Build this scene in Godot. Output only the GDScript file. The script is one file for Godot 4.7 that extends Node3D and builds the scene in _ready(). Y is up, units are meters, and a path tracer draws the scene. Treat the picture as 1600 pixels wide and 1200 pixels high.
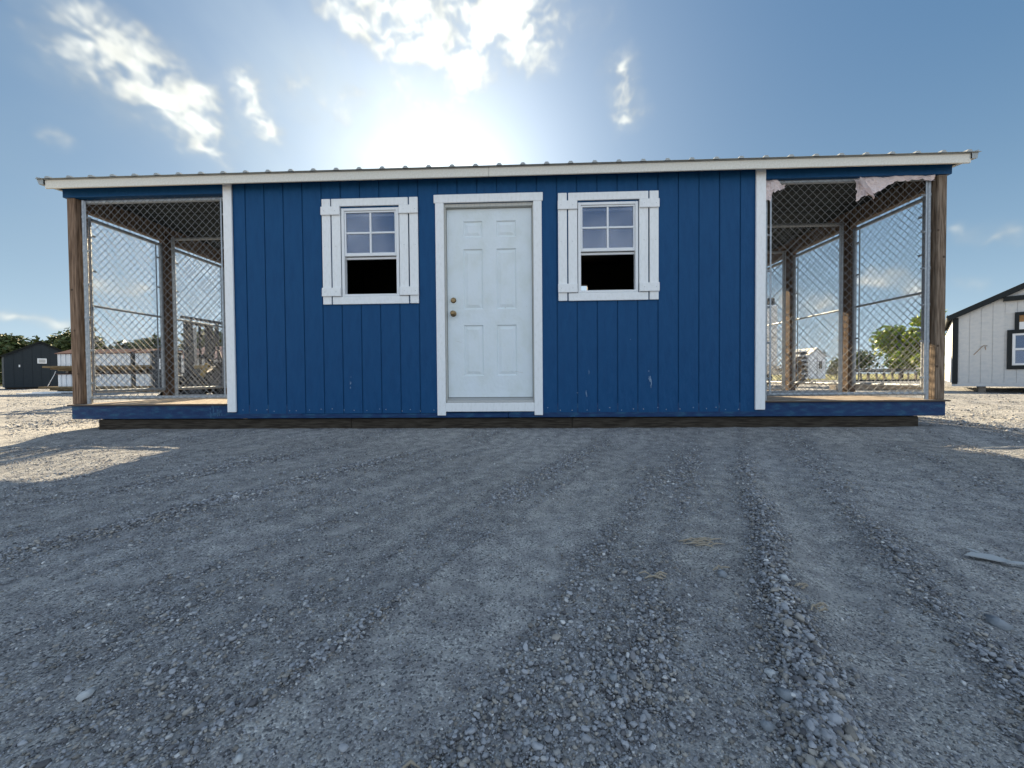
extends Node3D

const EXPOSURE := 5.0
const EYE := Vector3(0.3905, 0.55, 4.0736)
var M := {}
var rng := RandomNumberGenerator.new()

# ---------------------------------------------------------------- geometry
class Geo:
	var v := PackedVector3Array()
	var n := PackedVector3Array()
	var c := PackedColorArray()
	var col := Color(1, 1, 1)
	func tri3(a: Vector3, b: Vector3, d: Vector3, na: Vector3, nb: Vector3, nd: Vector3) -> void:
		var flip := (b - a).cross(d - a).dot(na + nb + nd) > 0.0
		v.append(a); n.append(na)
		if flip:
			v.append(d); v.append(b); n.append(nd); n.append(nb)
		else:
			v.append(b); v.append(d); n.append(nb); n.append(nd)
		c.append(col); c.append(col); c.append(col)
	func tri(a: Vector3, b: Vector3, d: Vector3, out: Vector3) -> void:
		var m := (b - a).cross(d - a).normalized()
		if m.dot(out) < 0.0:
			m = -m
		tri3(a, b, d, m, m, m)
	func quad(a: Vector3, b: Vector3, d: Vector3, e: Vector3, out: Vector3) -> void:
		tri(a, b, d, out)
		tri(a, d, e, out)
	func box(ctr: Vector3, size: Vector3, bev := 0.0, turn := Basis()) -> Geo:
		var h := size / 2.0
		var b := minf(bev, minf(h.x, minf(h.y, h.z)) * 0.6)
		for ax in 3:
			var a1 := (ax + 1) % 3
			var a2 := (ax + 2) % 3
			for s in [-1.0, 1.0]:
				var q: Array[Vector3] = []
				for k in [[-1.0, -1.0], [1.0, -1.0], [1.0, 1.0], [-1.0, 1.0]]:
					var p := Vector3()
					p[ax] = h[ax] * s
					p[a1] = (h[a1] - b) * k[0]
					p[a2] = (h[a2] - b) * k[1]
					q.append(ctr + turn * p)
				var o := Vector3(); o[ax] = s
				quad(q[0], q[1], q[2], q[3], turn * o)
			if b > 0.0:
				for s in [-1.0, 1.0]:
					for t in [-1.0, 1.0]:
						var q: Array[Vector3] = []
						for k in [[-1.0, 0], [1.0, 0], [1.0, 1], [-1.0, 1]]:
							var p := Vector3()
							p[ax] = (h[ax] - b) * k[0]
							p[a1] = (h[a1] - (b if k[1] == 1 else 0.0)) * s
							p[a2] = (h[a2] - (0.0 if k[1] == 1 else b)) * t
							q.append(ctr + turn * p)
						var o := Vector3(); o[a1] = s; o[a2] = t
						quad(q[0], q[1], q[2], q[3], turn * o)
		if b > 0.0:
			for s in [-1.0, 1.0]:
				for t in [-1.0, 1.0]:
					for w in [-1.0, 1.0]:
						var k := Vector3(s, t, w)
						tri(ctr + turn * (Vector3(h.x, h.y - b, h.z - b) * k), ctr + turn * (Vector3(h.x - b, h.y, h.z - b) * k), ctr + turn * (Vector3(h.x - b, h.y - b, h.z) * k), turn * k)
		return self
	func span(lo: Vector3, hi: Vector3, bev := 0.0) -> Geo:
		return box((lo + hi) / 2.0, (hi - lo).abs(), bev)
	func beam(a: Vector3, b: Vector3, w: float, h: float, bev := 0.0) -> Geo:
		var d := (b - a).normalized()
		var up := Vector3.UP if absf(d.y) < 0.95 else Vector3.FORWARD
		var s := d.cross(up).normalized()
		return box((a + b) / 2.0, Vector3(w, h, (b - a).length()), bev, Basis(s, s.cross(d).normalized(), -d))
	func tube(p: Array, r, sides := 6, closed := true) -> Geo:
		var rings: Array = []
		var ups := Vector3.ZERO
		for i in p.size():
			var d: Vector3 = (p[mini(i + 1, p.size() - 1)] - p[maxi(i - 1, 0)]).normalized()
			if ups == Vector3.ZERO:
				ups = Vector3.UP if absf(d.y) < 0.9 else Vector3.RIGHT
			var s := d.cross(ups).normalized()
			ups = s.cross(d).normalized()
			var rr: float = r[i] if r is Array else r
			var ring: Array = []
			for k in sides:
				var a := TAU * k / sides
				var o := s * cos(a) + ups * sin(a)
				ring.append([p[i] + o * rr, o])
			rings.append(ring)
		for i in p.size() - 1:
			for k in sides:
				var k2 := (k + 1) % sides
				var a = rings[i][k]; var b = rings[i][k2]; var d = rings[i + 1][k2]; var e = rings[i + 1][k]
				tri3(a[0], b[0], d[0], a[1], b[1], d[1])
				tri3(a[0], d[0], e[0], a[1], d[1], e[1])
		if closed:
			for i in [0, p.size() - 1]:
				var out: Vector3 = (p[0] - p[1]) if i == 0 else (p[i] - p[i - 1])
				for k in range(1, sides - 1):
					tri(rings[i][0][0], rings[i][k][0], rings[i][k + 1][0], out)
		return self
	func lathe(ctr: Vector3, axis: Vector3, prof: Array, sides := 16) -> Geo:
		var s := axis.cross(Vector3.UP if absf(axis.y) < 0.9 else Vector3.RIGHT).normalized()
		var t := s.cross(axis).normalized()
		for i in prof.size() - 1:
			var p0: Vector2 = prof[i]
			var p1: Vector2 = prof[i + 1]
			var sl := Vector2(p1.y - p0.y, -(p1.x - p0.x)).normalized()
			for k in sides:
				var o: Array = []
				for j in [k, k + 1]:
					var a: float = TAU * j / sides
					o.append(s * cos(a) + t * sin(a))
				var q := [ctr + o[0] * p0.x + axis * p0.y, ctr + o[1] * p0.x + axis * p0.y, ctr + o[1] * p1.x + axis * p1.y, ctr + o[0] * p1.x + axis * p1.y]
				var m0: Vector3 = (o[0] * sl.x + axis * sl.y).normalized()
				var m1: Vector3 = (o[1] * sl.x + axis * sl.y).normalized()
				tri3(q[0], q[1], q[2], m0, m1, m1)
				tri3(q[0], q[2], q[3], m0, m1, m0)
		return self
	func prism(poly: Array, z0: float, z1: float) -> Geo: # poly of Vector2 in x,y (convex)
		var m := Vector2()
		for p in poly:
			m += p
		m /= poly.size()
		for i in poly.size():
			var a: Vector2 = poly[i]
			var b: Vector2 = poly[(i + 1) % poly.size()]
			var e := (b - a).normalized()
			var o := Vector2(e.y, -e.x)
			if o.dot(a - m) < 0.0:
				o = -o
			quad(Vector3(a.x, a.y, z0), Vector3(b.x, b.y, z0), Vector3(b.x, b.y, z1), Vector3(a.x, a.y, z1), Vector3(o.x, o.y, 0))
		for i in range(1, poly.size() - 1):
			for z in [z0, z1]:
				tri(Vector3(poly[0].x, poly[0].y, z), Vector3(poly[i].x, poly[i].y, z), Vector3(poly[i + 1].x, poly[i + 1].y, z), Vector3(0, 0, 1.0 if z == maxf(z0, z1) else -1.0))
		return self
	func mesh() -> ArrayMesh:
		var a := []
		a.resize(Mesh.ARRAY_MAX)
		a[Mesh.ARRAY_VERTEX] = v
		a[Mesh.ARRAY_NORMAL] = n
		a[Mesh.ARRAY_COLOR] = c
		var m := ArrayMesh.new()
		m.add_surface_from_arrays(Mesh.PRIMITIVE_TRIANGLES, a)
		return m

func geo(col := Color(1, 1, 1)) -> Geo:
	var g := Geo.new()
	g.col = col
	return g

func obj(called: String, g, m: Material, parent: Node = self) -> MeshInstance3D:
	var o := MeshInstance3D.new()
	o.name = called
	o.mesh = g.mesh() if g is Geo else g
	o.material_override = m
	if parent != self:
		parent.add_child(o, true)
	else:
		o.name = numbered(called)
		add_child(o, true)
	return o

var taken := {}
func numbered(called: String) -> String:
	if not taken.has(called):
		taken[called] = 0
		return called
	taken[called] += 1
	return "%s_%03d" % [called, taken[called]]

func tag(o: Node, label: String, category: String, group := "") -> Node:
	o.set_meta("label", label)
	o.set_meta("category", category)
	if group != "":
		o.set_meta("group", group)
	return o

func thing(called: String, label: String, category: String, at := Vector3.ZERO, group := "") -> Node3D:
	var o := Node3D.new()
	o.name = numbered(called)
	add_child(o, true)
	o.position = at
	tag(o, label, category, group)
	return o

# ---------------------------------------------------------------- materials
func ramp(a: Array) -> Gradient:
	var g := Gradient.new()
	var off := PackedFloat32Array()
	var cols := PackedColorArray()
	for k in a:
		off.append(k[0])
		cols.append(k[1])
	g.offsets = off
	g.colors = cols
	return g

func noise_of(kind: int, freq: float, sd: int, oct := 4) -> FastNoiseLite:
	var f := FastNoiseLite.new()
	f.noise_type = kind
	f.frequency = freq
	f.seed = sd
	f.fractal_octaves = oct
	if oct == 1:
		f.fractal_type = FastNoiseLite.FRACTAL_NONE
	return f

func tex(f: FastNoiseLite, size: int, gr: Gradient = null, as_normal := false, bump := 4.0) -> NoiseTexture2D:
	var t := NoiseTexture2D.new()
	t.width = size
	t.height = size
	t.seamless = true
	t.seamless_blend_skirt = 0.15
	t.generate_mipmaps = false
	t.noise = f
	if gr:
		t.color_ramp = gr
	if as_normal:
		t.as_normal_map = true
		t.bump_strength = bump
	return t

func s(r: float, g: float, b: float) -> Color: # linear to sRGB
	return Color(r, g, b).linear_to_srgb()

func mat(col: Color, rough := 0.8, metal := 0.0) -> StandardMaterial3D:
	var m := StandardMaterial3D.new()
	m.albedo_color = col
	m.roughness = rough
	m.metallic = metal
	m.metallic_specular = 0.4
	return m

func tri_map(m: StandardMaterial3D, scale: Vector3, alb: Texture2D = null, nrm: Texture2D = null, amount := 1.0) -> StandardMaterial3D:
	m.uv1_triplanar = true
	m.uv1_world_triplanar = true
	m.uv1_scale = scale
	m.uv1_triplanar_sharpness = 8.0
	if alb:
		m.albedo_texture = alb
	if nrm:
		m.normal_enabled = true
		m.normal_texture = nrm
		m.normal_scale = amount
	return m

func make_materials() -> void:
	var wood_n := noise_of(FastNoiseLite.TYPE_SIMPLEX_SMOOTH, 0.02, 5, 5)
	var grain := tex(wood_n, 512, null, true, 6.0)
	var paint_var := tex(noise_of(FastNoiseLite.TYPE_SIMPLEX_SMOOTH, 0.012, 8, 5), 512, ramp([[0.0, Color(0.90, 0.92, 0.94)], [0.5, Color(0.96, 0.97, 0.98)], [1.0, Color(1, 1, 1)]]))
	var fine := tex(noise_of(FastNoiseLite.TYPE_SIMPLEX_SMOOTH, 0.06, 9, 4), 512, null, true, 5.0)
	M.blue = tri_map(mat(s(0.0105, 0.071, 0.182), 0.5), Vector3(2.2, 0.45, 2.2), paint_var, grain, 0.28)
	M.blue.metallic_specular = 0.25
	M.blue_worn = tri_map(mat(s(0.012, 0.072, 0.150), 0.6), Vector3(0.9, 3.0, 0.9), tex(noise_of(FastNoiseLite.TYPE_SIMPLEX_SMOOTH, 0.012, 21, 5), 512, ramp([[0.0, Color(0.42, 0.6, 0.8)], [0.45, Color(0.55, 0.72, 0.88)], [0.62, Color(0.72, 0.82, 0.92)], [0.8, Color(1, 1, 1)], [1.0, Color(1, 1, 1)]])), fine, 0.3)
	M.white = tri_map(mat(s(0.84, 0.85, 0.86), 0.6), Vector3(3.0, 1.2, 3.0), tex(noise_of(FastNoiseLite.TYPE_SIMPLEX_SMOOTH, 0.02, 12, 5), 512, ramp([[0.0, Color(0.95, 0.95, 0.94)], [0.4, Color(0.985, 0.985, 0.98)], [1.0, Color(1, 1, 1)]])), fine, 0.14)
	M.door = tri_map(mat(s(0.71, 0.77, 0.81), 0.45), Vector3(0.8, 0.6, 0.8), tex(noise_of(FastNoiseLite.TYPE_SIMPLEX_SMOOTH, 0.010, 14, 5), 512, ramp([[0.0, Color(0.955, 0.955, 0.93)], [0.45, Color(0.985, 0.985, 0.975)], [1.0, Color(1, 1, 1)]])), fine, 0.12)
	M.vinyl = mat(s(0.76, 0.77, 0.78), 0.4)
	M.jamb = tri_map(mat(s(0.55, 0.53, 0.48), 0.7), Vector3(6, 1, 6), paint_var)
	M.cream = tri_map(mat(s(0.74, 0.72, 0.66), 0.6), Vector3(3, 3, 3), tex(noise_of(FastNoiseLite.TYPE_SIMPLEX_SMOOTH, 0.03, 15, 4), 512, ramp([[0.0, Color(0.93, 0.92, 0.90)], [1.0, Color(1, 1, 1)]])), fine, 0.12)
	var wood_alb := tex(noise_of(FastNoiseLite.TYPE_SIMPLEX_SMOOTH, 0.016, 31, 5), 512, ramp([[0.0, Color(0.50, 0.46, 0.43)], [0.35, Color(0.72, 0.67, 0.62)], [0.6, Color(0.86, 0.82, 0.78)], [1.0, Color(1.0, 0.97, 0.93)]]))
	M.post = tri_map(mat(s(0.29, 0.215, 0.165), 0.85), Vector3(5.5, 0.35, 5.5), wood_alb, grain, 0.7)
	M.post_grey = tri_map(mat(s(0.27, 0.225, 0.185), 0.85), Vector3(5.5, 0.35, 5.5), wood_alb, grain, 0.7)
	M.post_shaded = tri_map(mat(s(0.15, 0.112, 0.088), 0.9), Vector3(5.5, 0.35, 5.5), wood_alb, grain, 0.7)  # post wood darkened, the shade inside the pens put into its colour
	M.knot = mat(s(0.07, 0.045, 0.03), 0.9)
	M.skid = tri_map(mat(s(0.070, 0.063, 0.053), 0.95), Vector3(0.5, 5, 5), wood_alb, grain, 0.9)
	M.lumber = tri_map(mat(s(0.27, 0.22, 0.13), 0.85), Vector3(0.3, 4, 4), wood_alb, grain, 0.5)
	M.ply = tri_map(mat(s(0.50, 0.47, 0.43), 0.85), Vector3(0.6, 2, 2.5), wood_alb, grain, 0.3)
	M.ply_edge = mat(s(0.10, 0.075, 0.06), 0.9)
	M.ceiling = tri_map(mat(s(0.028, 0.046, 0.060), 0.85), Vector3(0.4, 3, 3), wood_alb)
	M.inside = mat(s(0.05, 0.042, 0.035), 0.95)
	M.galv = tri_map(mat(s(0.44, 0.47, 0.50), 0.5, 0.4), Vector3(4, 4, 4), tex(noise_of(FastNoiseLite.TYPE_CELLULAR, 0.03, 41, 2), 256, ramp([[0.0, Color(0.78, 0.80, 0.82)], [1.0, Color(1, 1, 1)]])))
	M.wire = mat(s(0.21, 0.22, 0.23), 0.65, 0.1)
	M.roof = mat(s(0.32, 0.335, 0.33), 0.45, 0.35)
	M.brass = mat(s(0.24, 0.17, 0.09), 0.4, 0.85)
	M.alu = mat(s(0.42, 0.42, 0.41), 0.5, 0.5)
	M.rust = tri_map(mat(s(0.06, 0.03, 0.022), 0.95), Vector3(9, 9, 9), paint_var)
	var gl := mat(Color(0.30, 0.42, 0.60, 0.42), 0.04)
	gl.transparency = BaseMaterial3D.TRANSPARENCY_ALPHA
	gl.metallic_specular = 0.7
	M.glass = gl
	M.scratch = mat(s(0.24, 0.33, 0.44), 0.8)
	M.rub = mat(s(0.045, 0.115, 0.215), 0.8)
	M.wrap = mat(s(0.68, 0.58, 0.57), 0.75)
	M.wrap.backlight = Color(0.25, 0.2, 0.2)
	M.wrap.cull_mode = BaseMaterial3D.CULL_DISABLED
	M.shed_dark = tri_map(mat(s(0.020, 0.028, 0.034), 0.7), Vector3(1, 1, 1), paint_var)
	M.shed_roof = mat(s(0.022, 0.024, 0.024), 1.0)
	M.shed_roof.metallic_specular = 0.1
	M.black = mat(s(0.012, 0.013, 0.014), 0.6)
	M.dark = mat(s(0.030, 0.032, 0.036), 0.6)
	M.tyre = mat(s(0.016, 0.016, 0.016), 0.9)
	M.yellow = mat(s(0.24, 0.17, 0.06), 0.7)
	M.grey_siding = tri_map(mat(s(0.62, 0.61, 0.595), 0.8), Vector3(1.5, 1.5, 1.5), paint_var, fine, 0.3)
	M.trim_black = mat(s(0.012, 0.016, 0.018), 0.7)
	M.white_metal = mat(s(0.66, 0.68, 0.70), 0.5)
	M.red_cap = tri_map(mat(s(0.10, 0.038, 0.028), 0.7), Vector3(2, 2, 2), paint_var)
	M.pink_roof = tri_map(mat(s(0.40, 0.27, 0.25), 0.7), Vector3(1, 1, 1), paint_var)
	M.tan = mat(s(0.30, 0.17, 0.075), 0.85)
	M.grey_wood = tri_map(mat(s(0.30, 0.29, 0.27), 0.9), Vector3(1, 6, 6), wood_alb)
	M.bark = tri_map(mat(s(0.085, 0.065, 0.05), 0.95), Vector3(3, 1, 3), wood_alb)
	M.straw = mat(s(0.36, 0.31, 0.24), 0.9)
	M.pale_stone = tri_map(mat(s(0.50, 0.51, 0.51), 0.9), Vector3(12, 12, 12), paint_var, fine, 0.5)
	M.grey_stone = tri_map(mat(s(0.27, 0.29, 0.31), 0.9), Vector3(12, 12, 12), paint_var, fine, 0.5)
	M.strip = mat(s(0.40, 0.42, 0.43), 0.6, 0.2)
	var leaf := mat(Color(1, 1, 1), 0.6)
	leaf.vertex_color_use_as_albedo = true
	leaf.cull_mode = BaseMaterial3D.CULL_DISABLED
	leaf.backlight = Color(0.9, 1.0, 0.45)
	M.leaf = leaf
	var peb := mat(Color(1, 1, 1), 0.92)
	peb.vertex_color_use_as_albedo = true
	peb.metallic_specular = 0.3
	M.pebble = peb
	# gravel: cells are grains, the same cells give each grain its tone and its dome
	var cell_v := noise_of(FastNoiseLite.TYPE_CELLULAR, 0.18, 51, 1)
	cell_v.cellular_return_type = FastNoiseLite.RETURN_CELL_VALUE
	cell_v.cellular_jitter = 1.0
	var cell_d := noise_of(FastNoiseLite.TYPE_CELLULAR, 0.18, 51, 1)
	cell_d.cellular_return_type = FastNoiseLite.RETURN_DISTANCE
	cell_d.cellular_jitter = 1.0
	var coarse_v := noise_of(FastNoiseLite.TYPE_SIMPLEX, 0.010, 53, 6)
	var gm := mat(Color(1, 1, 1), 0.95)
	gm.vertex_color_use_as_albedo = true
	gm.metallic_specular = 0.25
	gm.albedo_texture = tex(cell_v, 1024, ramp([[0.0, Color(0.46, 0.47, 0.49)], [0.14, Color(0.66, 0.66, 0.67)], [0.3, Color(0.80, 0.80, 0.80)], [0.86, Color(0.86, 0.86, 0.86)], [0.95, Color(0.98, 0.98, 0.98)], [1.0, Color(1, 1, 1)]]))
	gm.normal_enabled = true
	var gn := tex(cell_d, 1024, null, true, 5.0)
	gm.normal_texture = gn
	gm.normal_scale = -0.7
	gm.detail_enabled = true
	gm.detail_blend_mode = BaseMaterial3D.BLEND_MODE_MUL
	gm.detail_uv_layer = BaseMaterial3D.DETAIL_UV_2
	gm.detail_albedo = tex(coarse_v, 1024, ramp([[0.0, Color(0.74, 0.74, 0.75)], [0.5, Color(0.89, 0.89, 0.885)], [1.0, Color(1, 1, 0.985)]]))
	M.gravel = gm
	M.field = tri_map(mat(s(0.26, 0.24, 0.10), 0.95), Vector3(0.15, 0.15, 0.15), tex(noise_of(FastNoiseLite.TYPE_SIMPLEX, 0.03, 61, 5), 512, ramp([[0.0, Color(0.55, 0.62, 0.40)], [1.0, Color(1, 1, 1)]])))

# ---------------------------------------------------------------- sky, camera, sun
func dir_of(az: float, el: float) -> Vector3:
	var a := deg_to_rad(az)
	var e := deg_to_rad(el)
	return Vector3(sin(a) * cos(e), sin(e), -cos(a) * cos(e))

func make_sky() -> PanoramaSkyMaterial:
	var w := 2048
	var h := 1024
	var im := Image.create(w, h, false, Image.FORMAT_RGBF)
	var sun := dir_of(-12.9, 24.8)
	# clouds: a spine between two directions (azimuth, elevation), a radius, a strength
	var clouds := [[-48.8,30.3,-41.4,28.2,0.042,1.05],[-44.0,26.8,-38.5,26.4,0.028,0.45],[-49.6,30.6,-45.0,32.6,0.013,0.75],[-36.0,31.4,-34.0,28.7,0.025,0.95],[-40.8,25.0,-37.9,24.9,0.016,0.80],[-31.8,33.1,-29.7,31.3,0.022,0.45],[-22.0,41.5,-8.3,39.4,0.045,1.20],[-11.0,42.9,2.0,41.6,0.042,1.10],[-27.9,40.9,-23.2,40.8,0.014,0.70],[14.0,36.8,14.6,33.4,0.024,1.05],[-52.6,22.2,-50.9,21.7,0.011,0.34],[-51.5,29.2,-50.5,29.7,0.014,0.62],[-53.5,31.4,-51.6,31.6,0.015,0.40],[-49.4,32.9,-47.6,32.6,0.010,0.35],[-14.2,33.8,-13.9,30.5,0.030,0.75],[-12.0,36.6,-14.8,31.0,0.085,0.50],[-23.4,31.6,-16.7,29.9,0.080,0.32],[-55.2,5.8,-51.4,5.7,0.009,0.50],[-49.2,9.9,-46.2,9.4,0.014,0.60],[-48.9,6.1,-45.1,5.8,0.010,0.22],[47.3,13.3,50.8,12.0,0.011,0.50],[47.0,8.6,48.3,8.1,0.010,0.40],[40.5,10.2,44.6,8.9,0.014,0.60],[33.1,8.9,37.6,7.6,0.016,0.50],[3.9,42.3,10.3,41.2,0.042,0.25],[-25.0,32.2,-28.8,34.6,0.029,0.40]]
	var spines := []
	for k in clouds:
		spines.append([dir_of(k[0], k[1]), dir_of(k[2], k[3]), k[4], k[5]])
	var f1 := noise_of(FastNoiseLite.TYPE_SIMPLEX_SMOOTH, 6.0, 71, 6)
	var f2 := noise_of(FastNoiseLite.TYPE_SIMPLEX_SMOOTH, 2.1, 72, 6)
	var f3 := noise_of(FastNoiseLite.TYPE_SIMPLEX_SMOOTH, 3.0, 73, 4)
	var near_spines := {}
	for bj in 34:
		for bi in 128:
			var bp := PI * (bj * 16 + 8.0) / h
			var ba := TAU * (bi * 16 + 8.0) / w
			var bd := Vector3(sin(bp) * sin(ba), cos(bp), -sin(bp) * cos(ba))
			var found := []
			if bd.dot(sun) > 0.25:
				for q in spines:
					var ab: Vector3 = q[1] - q[0]
					var t := clampf((bd - q[0]).dot(ab) / ab.length_squared(), 0.0, 1.0)
					if bd.distance_to(q[0] + ab * t) < 3.0 * q[2] + 0.075:
						found.append(q)
			near_spines[bj * 128 + bi] = found
	for j in 540:
		var pol := PI * (j + 0.5) / h
		var y := cos(pol)
		var hs := sin(pol)
		var up := maxf(y, 0.0)
		var k1 := pow(1.0 - up, 2.9)
		var k2 := pow(1.0 - up, 13.0)
		var base := Vector3(0.052, 0.172, 0.37).lerp(Vector3(0.44, 0.65, 0.80), k1).lerp(Vector3(0.72, 0.82, 0.86), k2 * 0.75)
		for i in w:
			var a := TAU * (i + 0.5) / w
			var d := Vector3(hs * sin(a), y, -hs * cos(a))
			var cs := d.dot(sun)
			var ang := acos(clampf(cs, -1.0, 1.0))
			# the air is paler toward the sun
			var c := base + Vector3(0.97, 1.0, 0.98) * (1.9 * exp(-ang / 0.17) + 0.44 * exp(-ang / 0.35))
			var den := 0.0
			var wide := clampf((acos(clampf(-d.z, -1.0, 1.0)) - 1.10) / 0.40, 0.0, 1.0)
			var close_by: Array = near_spines[(j / 16) * 128 + i / 16]
			if not close_by.is_empty():
				var warp := Vector3(f3.get_noise_3dv(d * 4.0), f3.get_noise_3dv(d * 4.0 + Vector3(7, 3, 1)), f3.get_noise_3dv(d * 4.0 + Vector3(1, 9, 5)))
				var p := d + warp * 0.022
				var near := false
				var env := 0.0
				for q in close_by:
					var ab: Vector3 = q[1] - q[0]
					var t := clampf((p - q[0]).dot(ab) / ab.length_squared(), 0.0, 1.0)
					var dd: float = (p - (q[0] + ab * t)).length_squared() / (q[2] * q[2])
					if dd < 9.0:
						env = maxf(env, q[3] * exp(-dd * 0.48))
						near = true
				if near:
					# combed along the wind, then eroded
					var pw := Vector3(p.x * 0.75 + p.y * 0.65, p.y * 1.5 - p.x * 0.5, p.z)
					var n := f1.get_noise_3dv(pw * 1.7) * 0.72 + f1.get_noise_3dv(pw * 5.5 + Vector3(2, 5, 1)) * 0.34
					var e := env * (0.95 + 1.2 * n) + 0.38 * n * clampf(env * 2.5, 0.0, 1.0) - 0.06
					den = maxf(pow(smoothstep(-0.06, 1.08, e), 1.35), 0.16 * smoothstep(0.02, 0.5, env * (1.0 + n)))
			if cs > 0.3:
				# thin high veil left of the sun
				var veil: float = clampf(f2.get_noise_3dv(d * Vector3(1.6, 3.2, 1.6)) * 0.9 + 0.22, 0.0, 1.0) * smoothstep(0.75, 0.05, absf(ang - 0.45)) * smoothstep(0.15, -0.25, d.x - 0.05)
				c = c.lerp(Vector3(0.36, 0.47, 0.55) * (1.0 + 1.0 * exp(-ang / 0.30)), veil * 0.20)
				# pale streaks of thin cloud fanning out from the sun
				var st := f2.get_noise_3d(d.x * 2.2 + d.y * 1.6, d.y * 1.3 - d.x * 0.9, 4.0 + d.z) * 0.8 + 0.34
				var reach: float = smoothstep(0.66, 0.10, ang) * smoothstep(0.10, -0.30, d.x)
				c = c.lerp(Vector3(0.80, 0.92, 0.92), clampf(st, 0.0, 1.0) * reach * 0.62)
			if wide > 0.0:  # bright cloud added outside the view to light the shaded front
				var n2 := f2.get_noise_3dv(d * Vector3(1.0, 1.5, 1.0) + Vector3(3, 0, 0))
				den = maxf(den, wide * smoothstep(-0.34, 0.30, n2) * 0.95)
			if den > 0.0:
				var lit := 1.0 + 0.55 * exp(-ang / 0.3) + 0.95 * smoothstep(0.55, -0.5, cs)
				var edge := (0.62 + 0.42 * den) * (0.98 + 0.30 * f1.get_noise_3dv(d * 2.6 + Vector3(8, 0, 0)))
				c = c.lerp(Vector3(0.97, 1.0, 0.94).lerp(Vector3(0.88, 1.0, 1.14), wide) * lit * edge, den)
			im.set_pixel(i, j, Color(c.x, c.y, c.z))
	var low := Color(0.30, 0.32, 0.33)
	im.fill_rect(Rect2i(0, 540, w, h - 540), low)
	var p := PanoramaSkyMaterial.new()
	p.panorama = ImageTexture.create_from_image(im)
	return p

func make_view() -> void:
	var cam := Camera3D.new()
	cam.name = "camera"
	cam.fov = 90.0
	cam.near = 0.05
	cam.far = 3000.0
	var yaw := 0.03764
	var pit := -0.01901
	var rol := -0.008127
	var fw := Vector3(-sin(yaw) * cos(pit), sin(pit), -cos(yaw) * cos(pit))
	var r0 := Vector3(cos(yaw), 0, -sin(yaw))
	var u0 := r0.cross(fw)
	var r := r0 * cos(rol) + u0 * sin(rol)
	var u := -r0 * sin(rol) + u0 * cos(rol)
	cam.transform = Transform3D(Basis(r, u, -fw), EYE)
	add_child(cam)
	cam.current = true
	var we := WorldEnvironment.new()
	we.name = "world_environment"
	var e := Environment.new()
	e.background_mode = Environment.BG_SKY
	var sk := Sky.new()
	sk.sky_material = make_sky()
	e.sky = sk
	e.background_energy_multiplier = 1.0 / EXPOSURE
	e.tonemap_mode = Environment.TONE_MAPPER_LINEAR
	e.tonemap_exposure = EXPOSURE
	e.sdfgi_enabled = true
	e.ssao_enabled = true
	e.ssil_enabled = true
	we.environment = e
	add_child(we)
	var sun := DirectionalLight3D.new()
	sun.name = "sun"
	sun.light_color = Color(1.0, 0.91, 0.76)
	sun.light_energy = 1.36
	sun.light_angular_distance = 0.5
	sun.shadow_enabled = true
	var sd := dir_of(-12.9, 24.8)
	sun.basis = Basis.looking_at(-sd, Vector3.UP)
	add_child(sun)

# ---------------------------------------------------------------- ground
var g_big := noise_of(FastNoiseLite.TYPE_SIMPLEX_SMOOTH, 0.35, 81, 3)
var g_mid := noise_of(FastNoiseLite.TYPE_SIMPLEX_SMOOTH, 2.2, 82, 4)
var g_band := noise_of(FastNoiseLite.TYPE_SIMPLEX_SMOOTH, 1.0, 85, 3)
var g_fine := noise_of(FastNoiseLite.TYPE_SIMPLEX_SMOOTH, 22.0, 83, 3)
# wheel-track profile across u = x + 0.5 z: centre, half width, height
const RUTS := [[-3.4, 0.16, 0.008, 0.15], [-1.15, 0.2, -0.008, -0.2], [0.06, 0.13, 0.009, 0.45], [0.30, 0.12, -0.006, -0.2], [0.78, 0.07, 0.005, 0.25], [1.2, 0.16, -0.006, -0.25], [1.57, 0.032, 0.010, 0.8], [1.70, 0.07, -0.008, -0.45], [2.585, 0.058, 0.019, 0.9], [2.78, 0.085, -0.018, -0.7], [2.99, 0.08, 0.010, 0.55], [3.35, 0.2, -0.006, -0.2], [5.0, 0.14, 0.010, 0.2]]

var rut_bins := {}
func ruts_at(u: float) -> PackedInt32Array:
	if rut_bins.is_empty():
		for b in range(-200, 240):
			var near := PackedInt32Array()
			for k in RUTS.size():
				if absf(b * 0.05 + 0.025 - RUTS[k][0]) < 2.6 * RUTS[k][1] * 1.1 + 0.03:
					near.append(k)
			rut_bins[b] = near
	return rut_bins.get(int(floor(u / 0.05)), PackedInt32Array())

func track_u(x: float, z: float) -> float:
	return x + 0.5 * z + 0.05 * g_mid.get_noise_2d(x * 0.4, z * 0.4)

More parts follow.
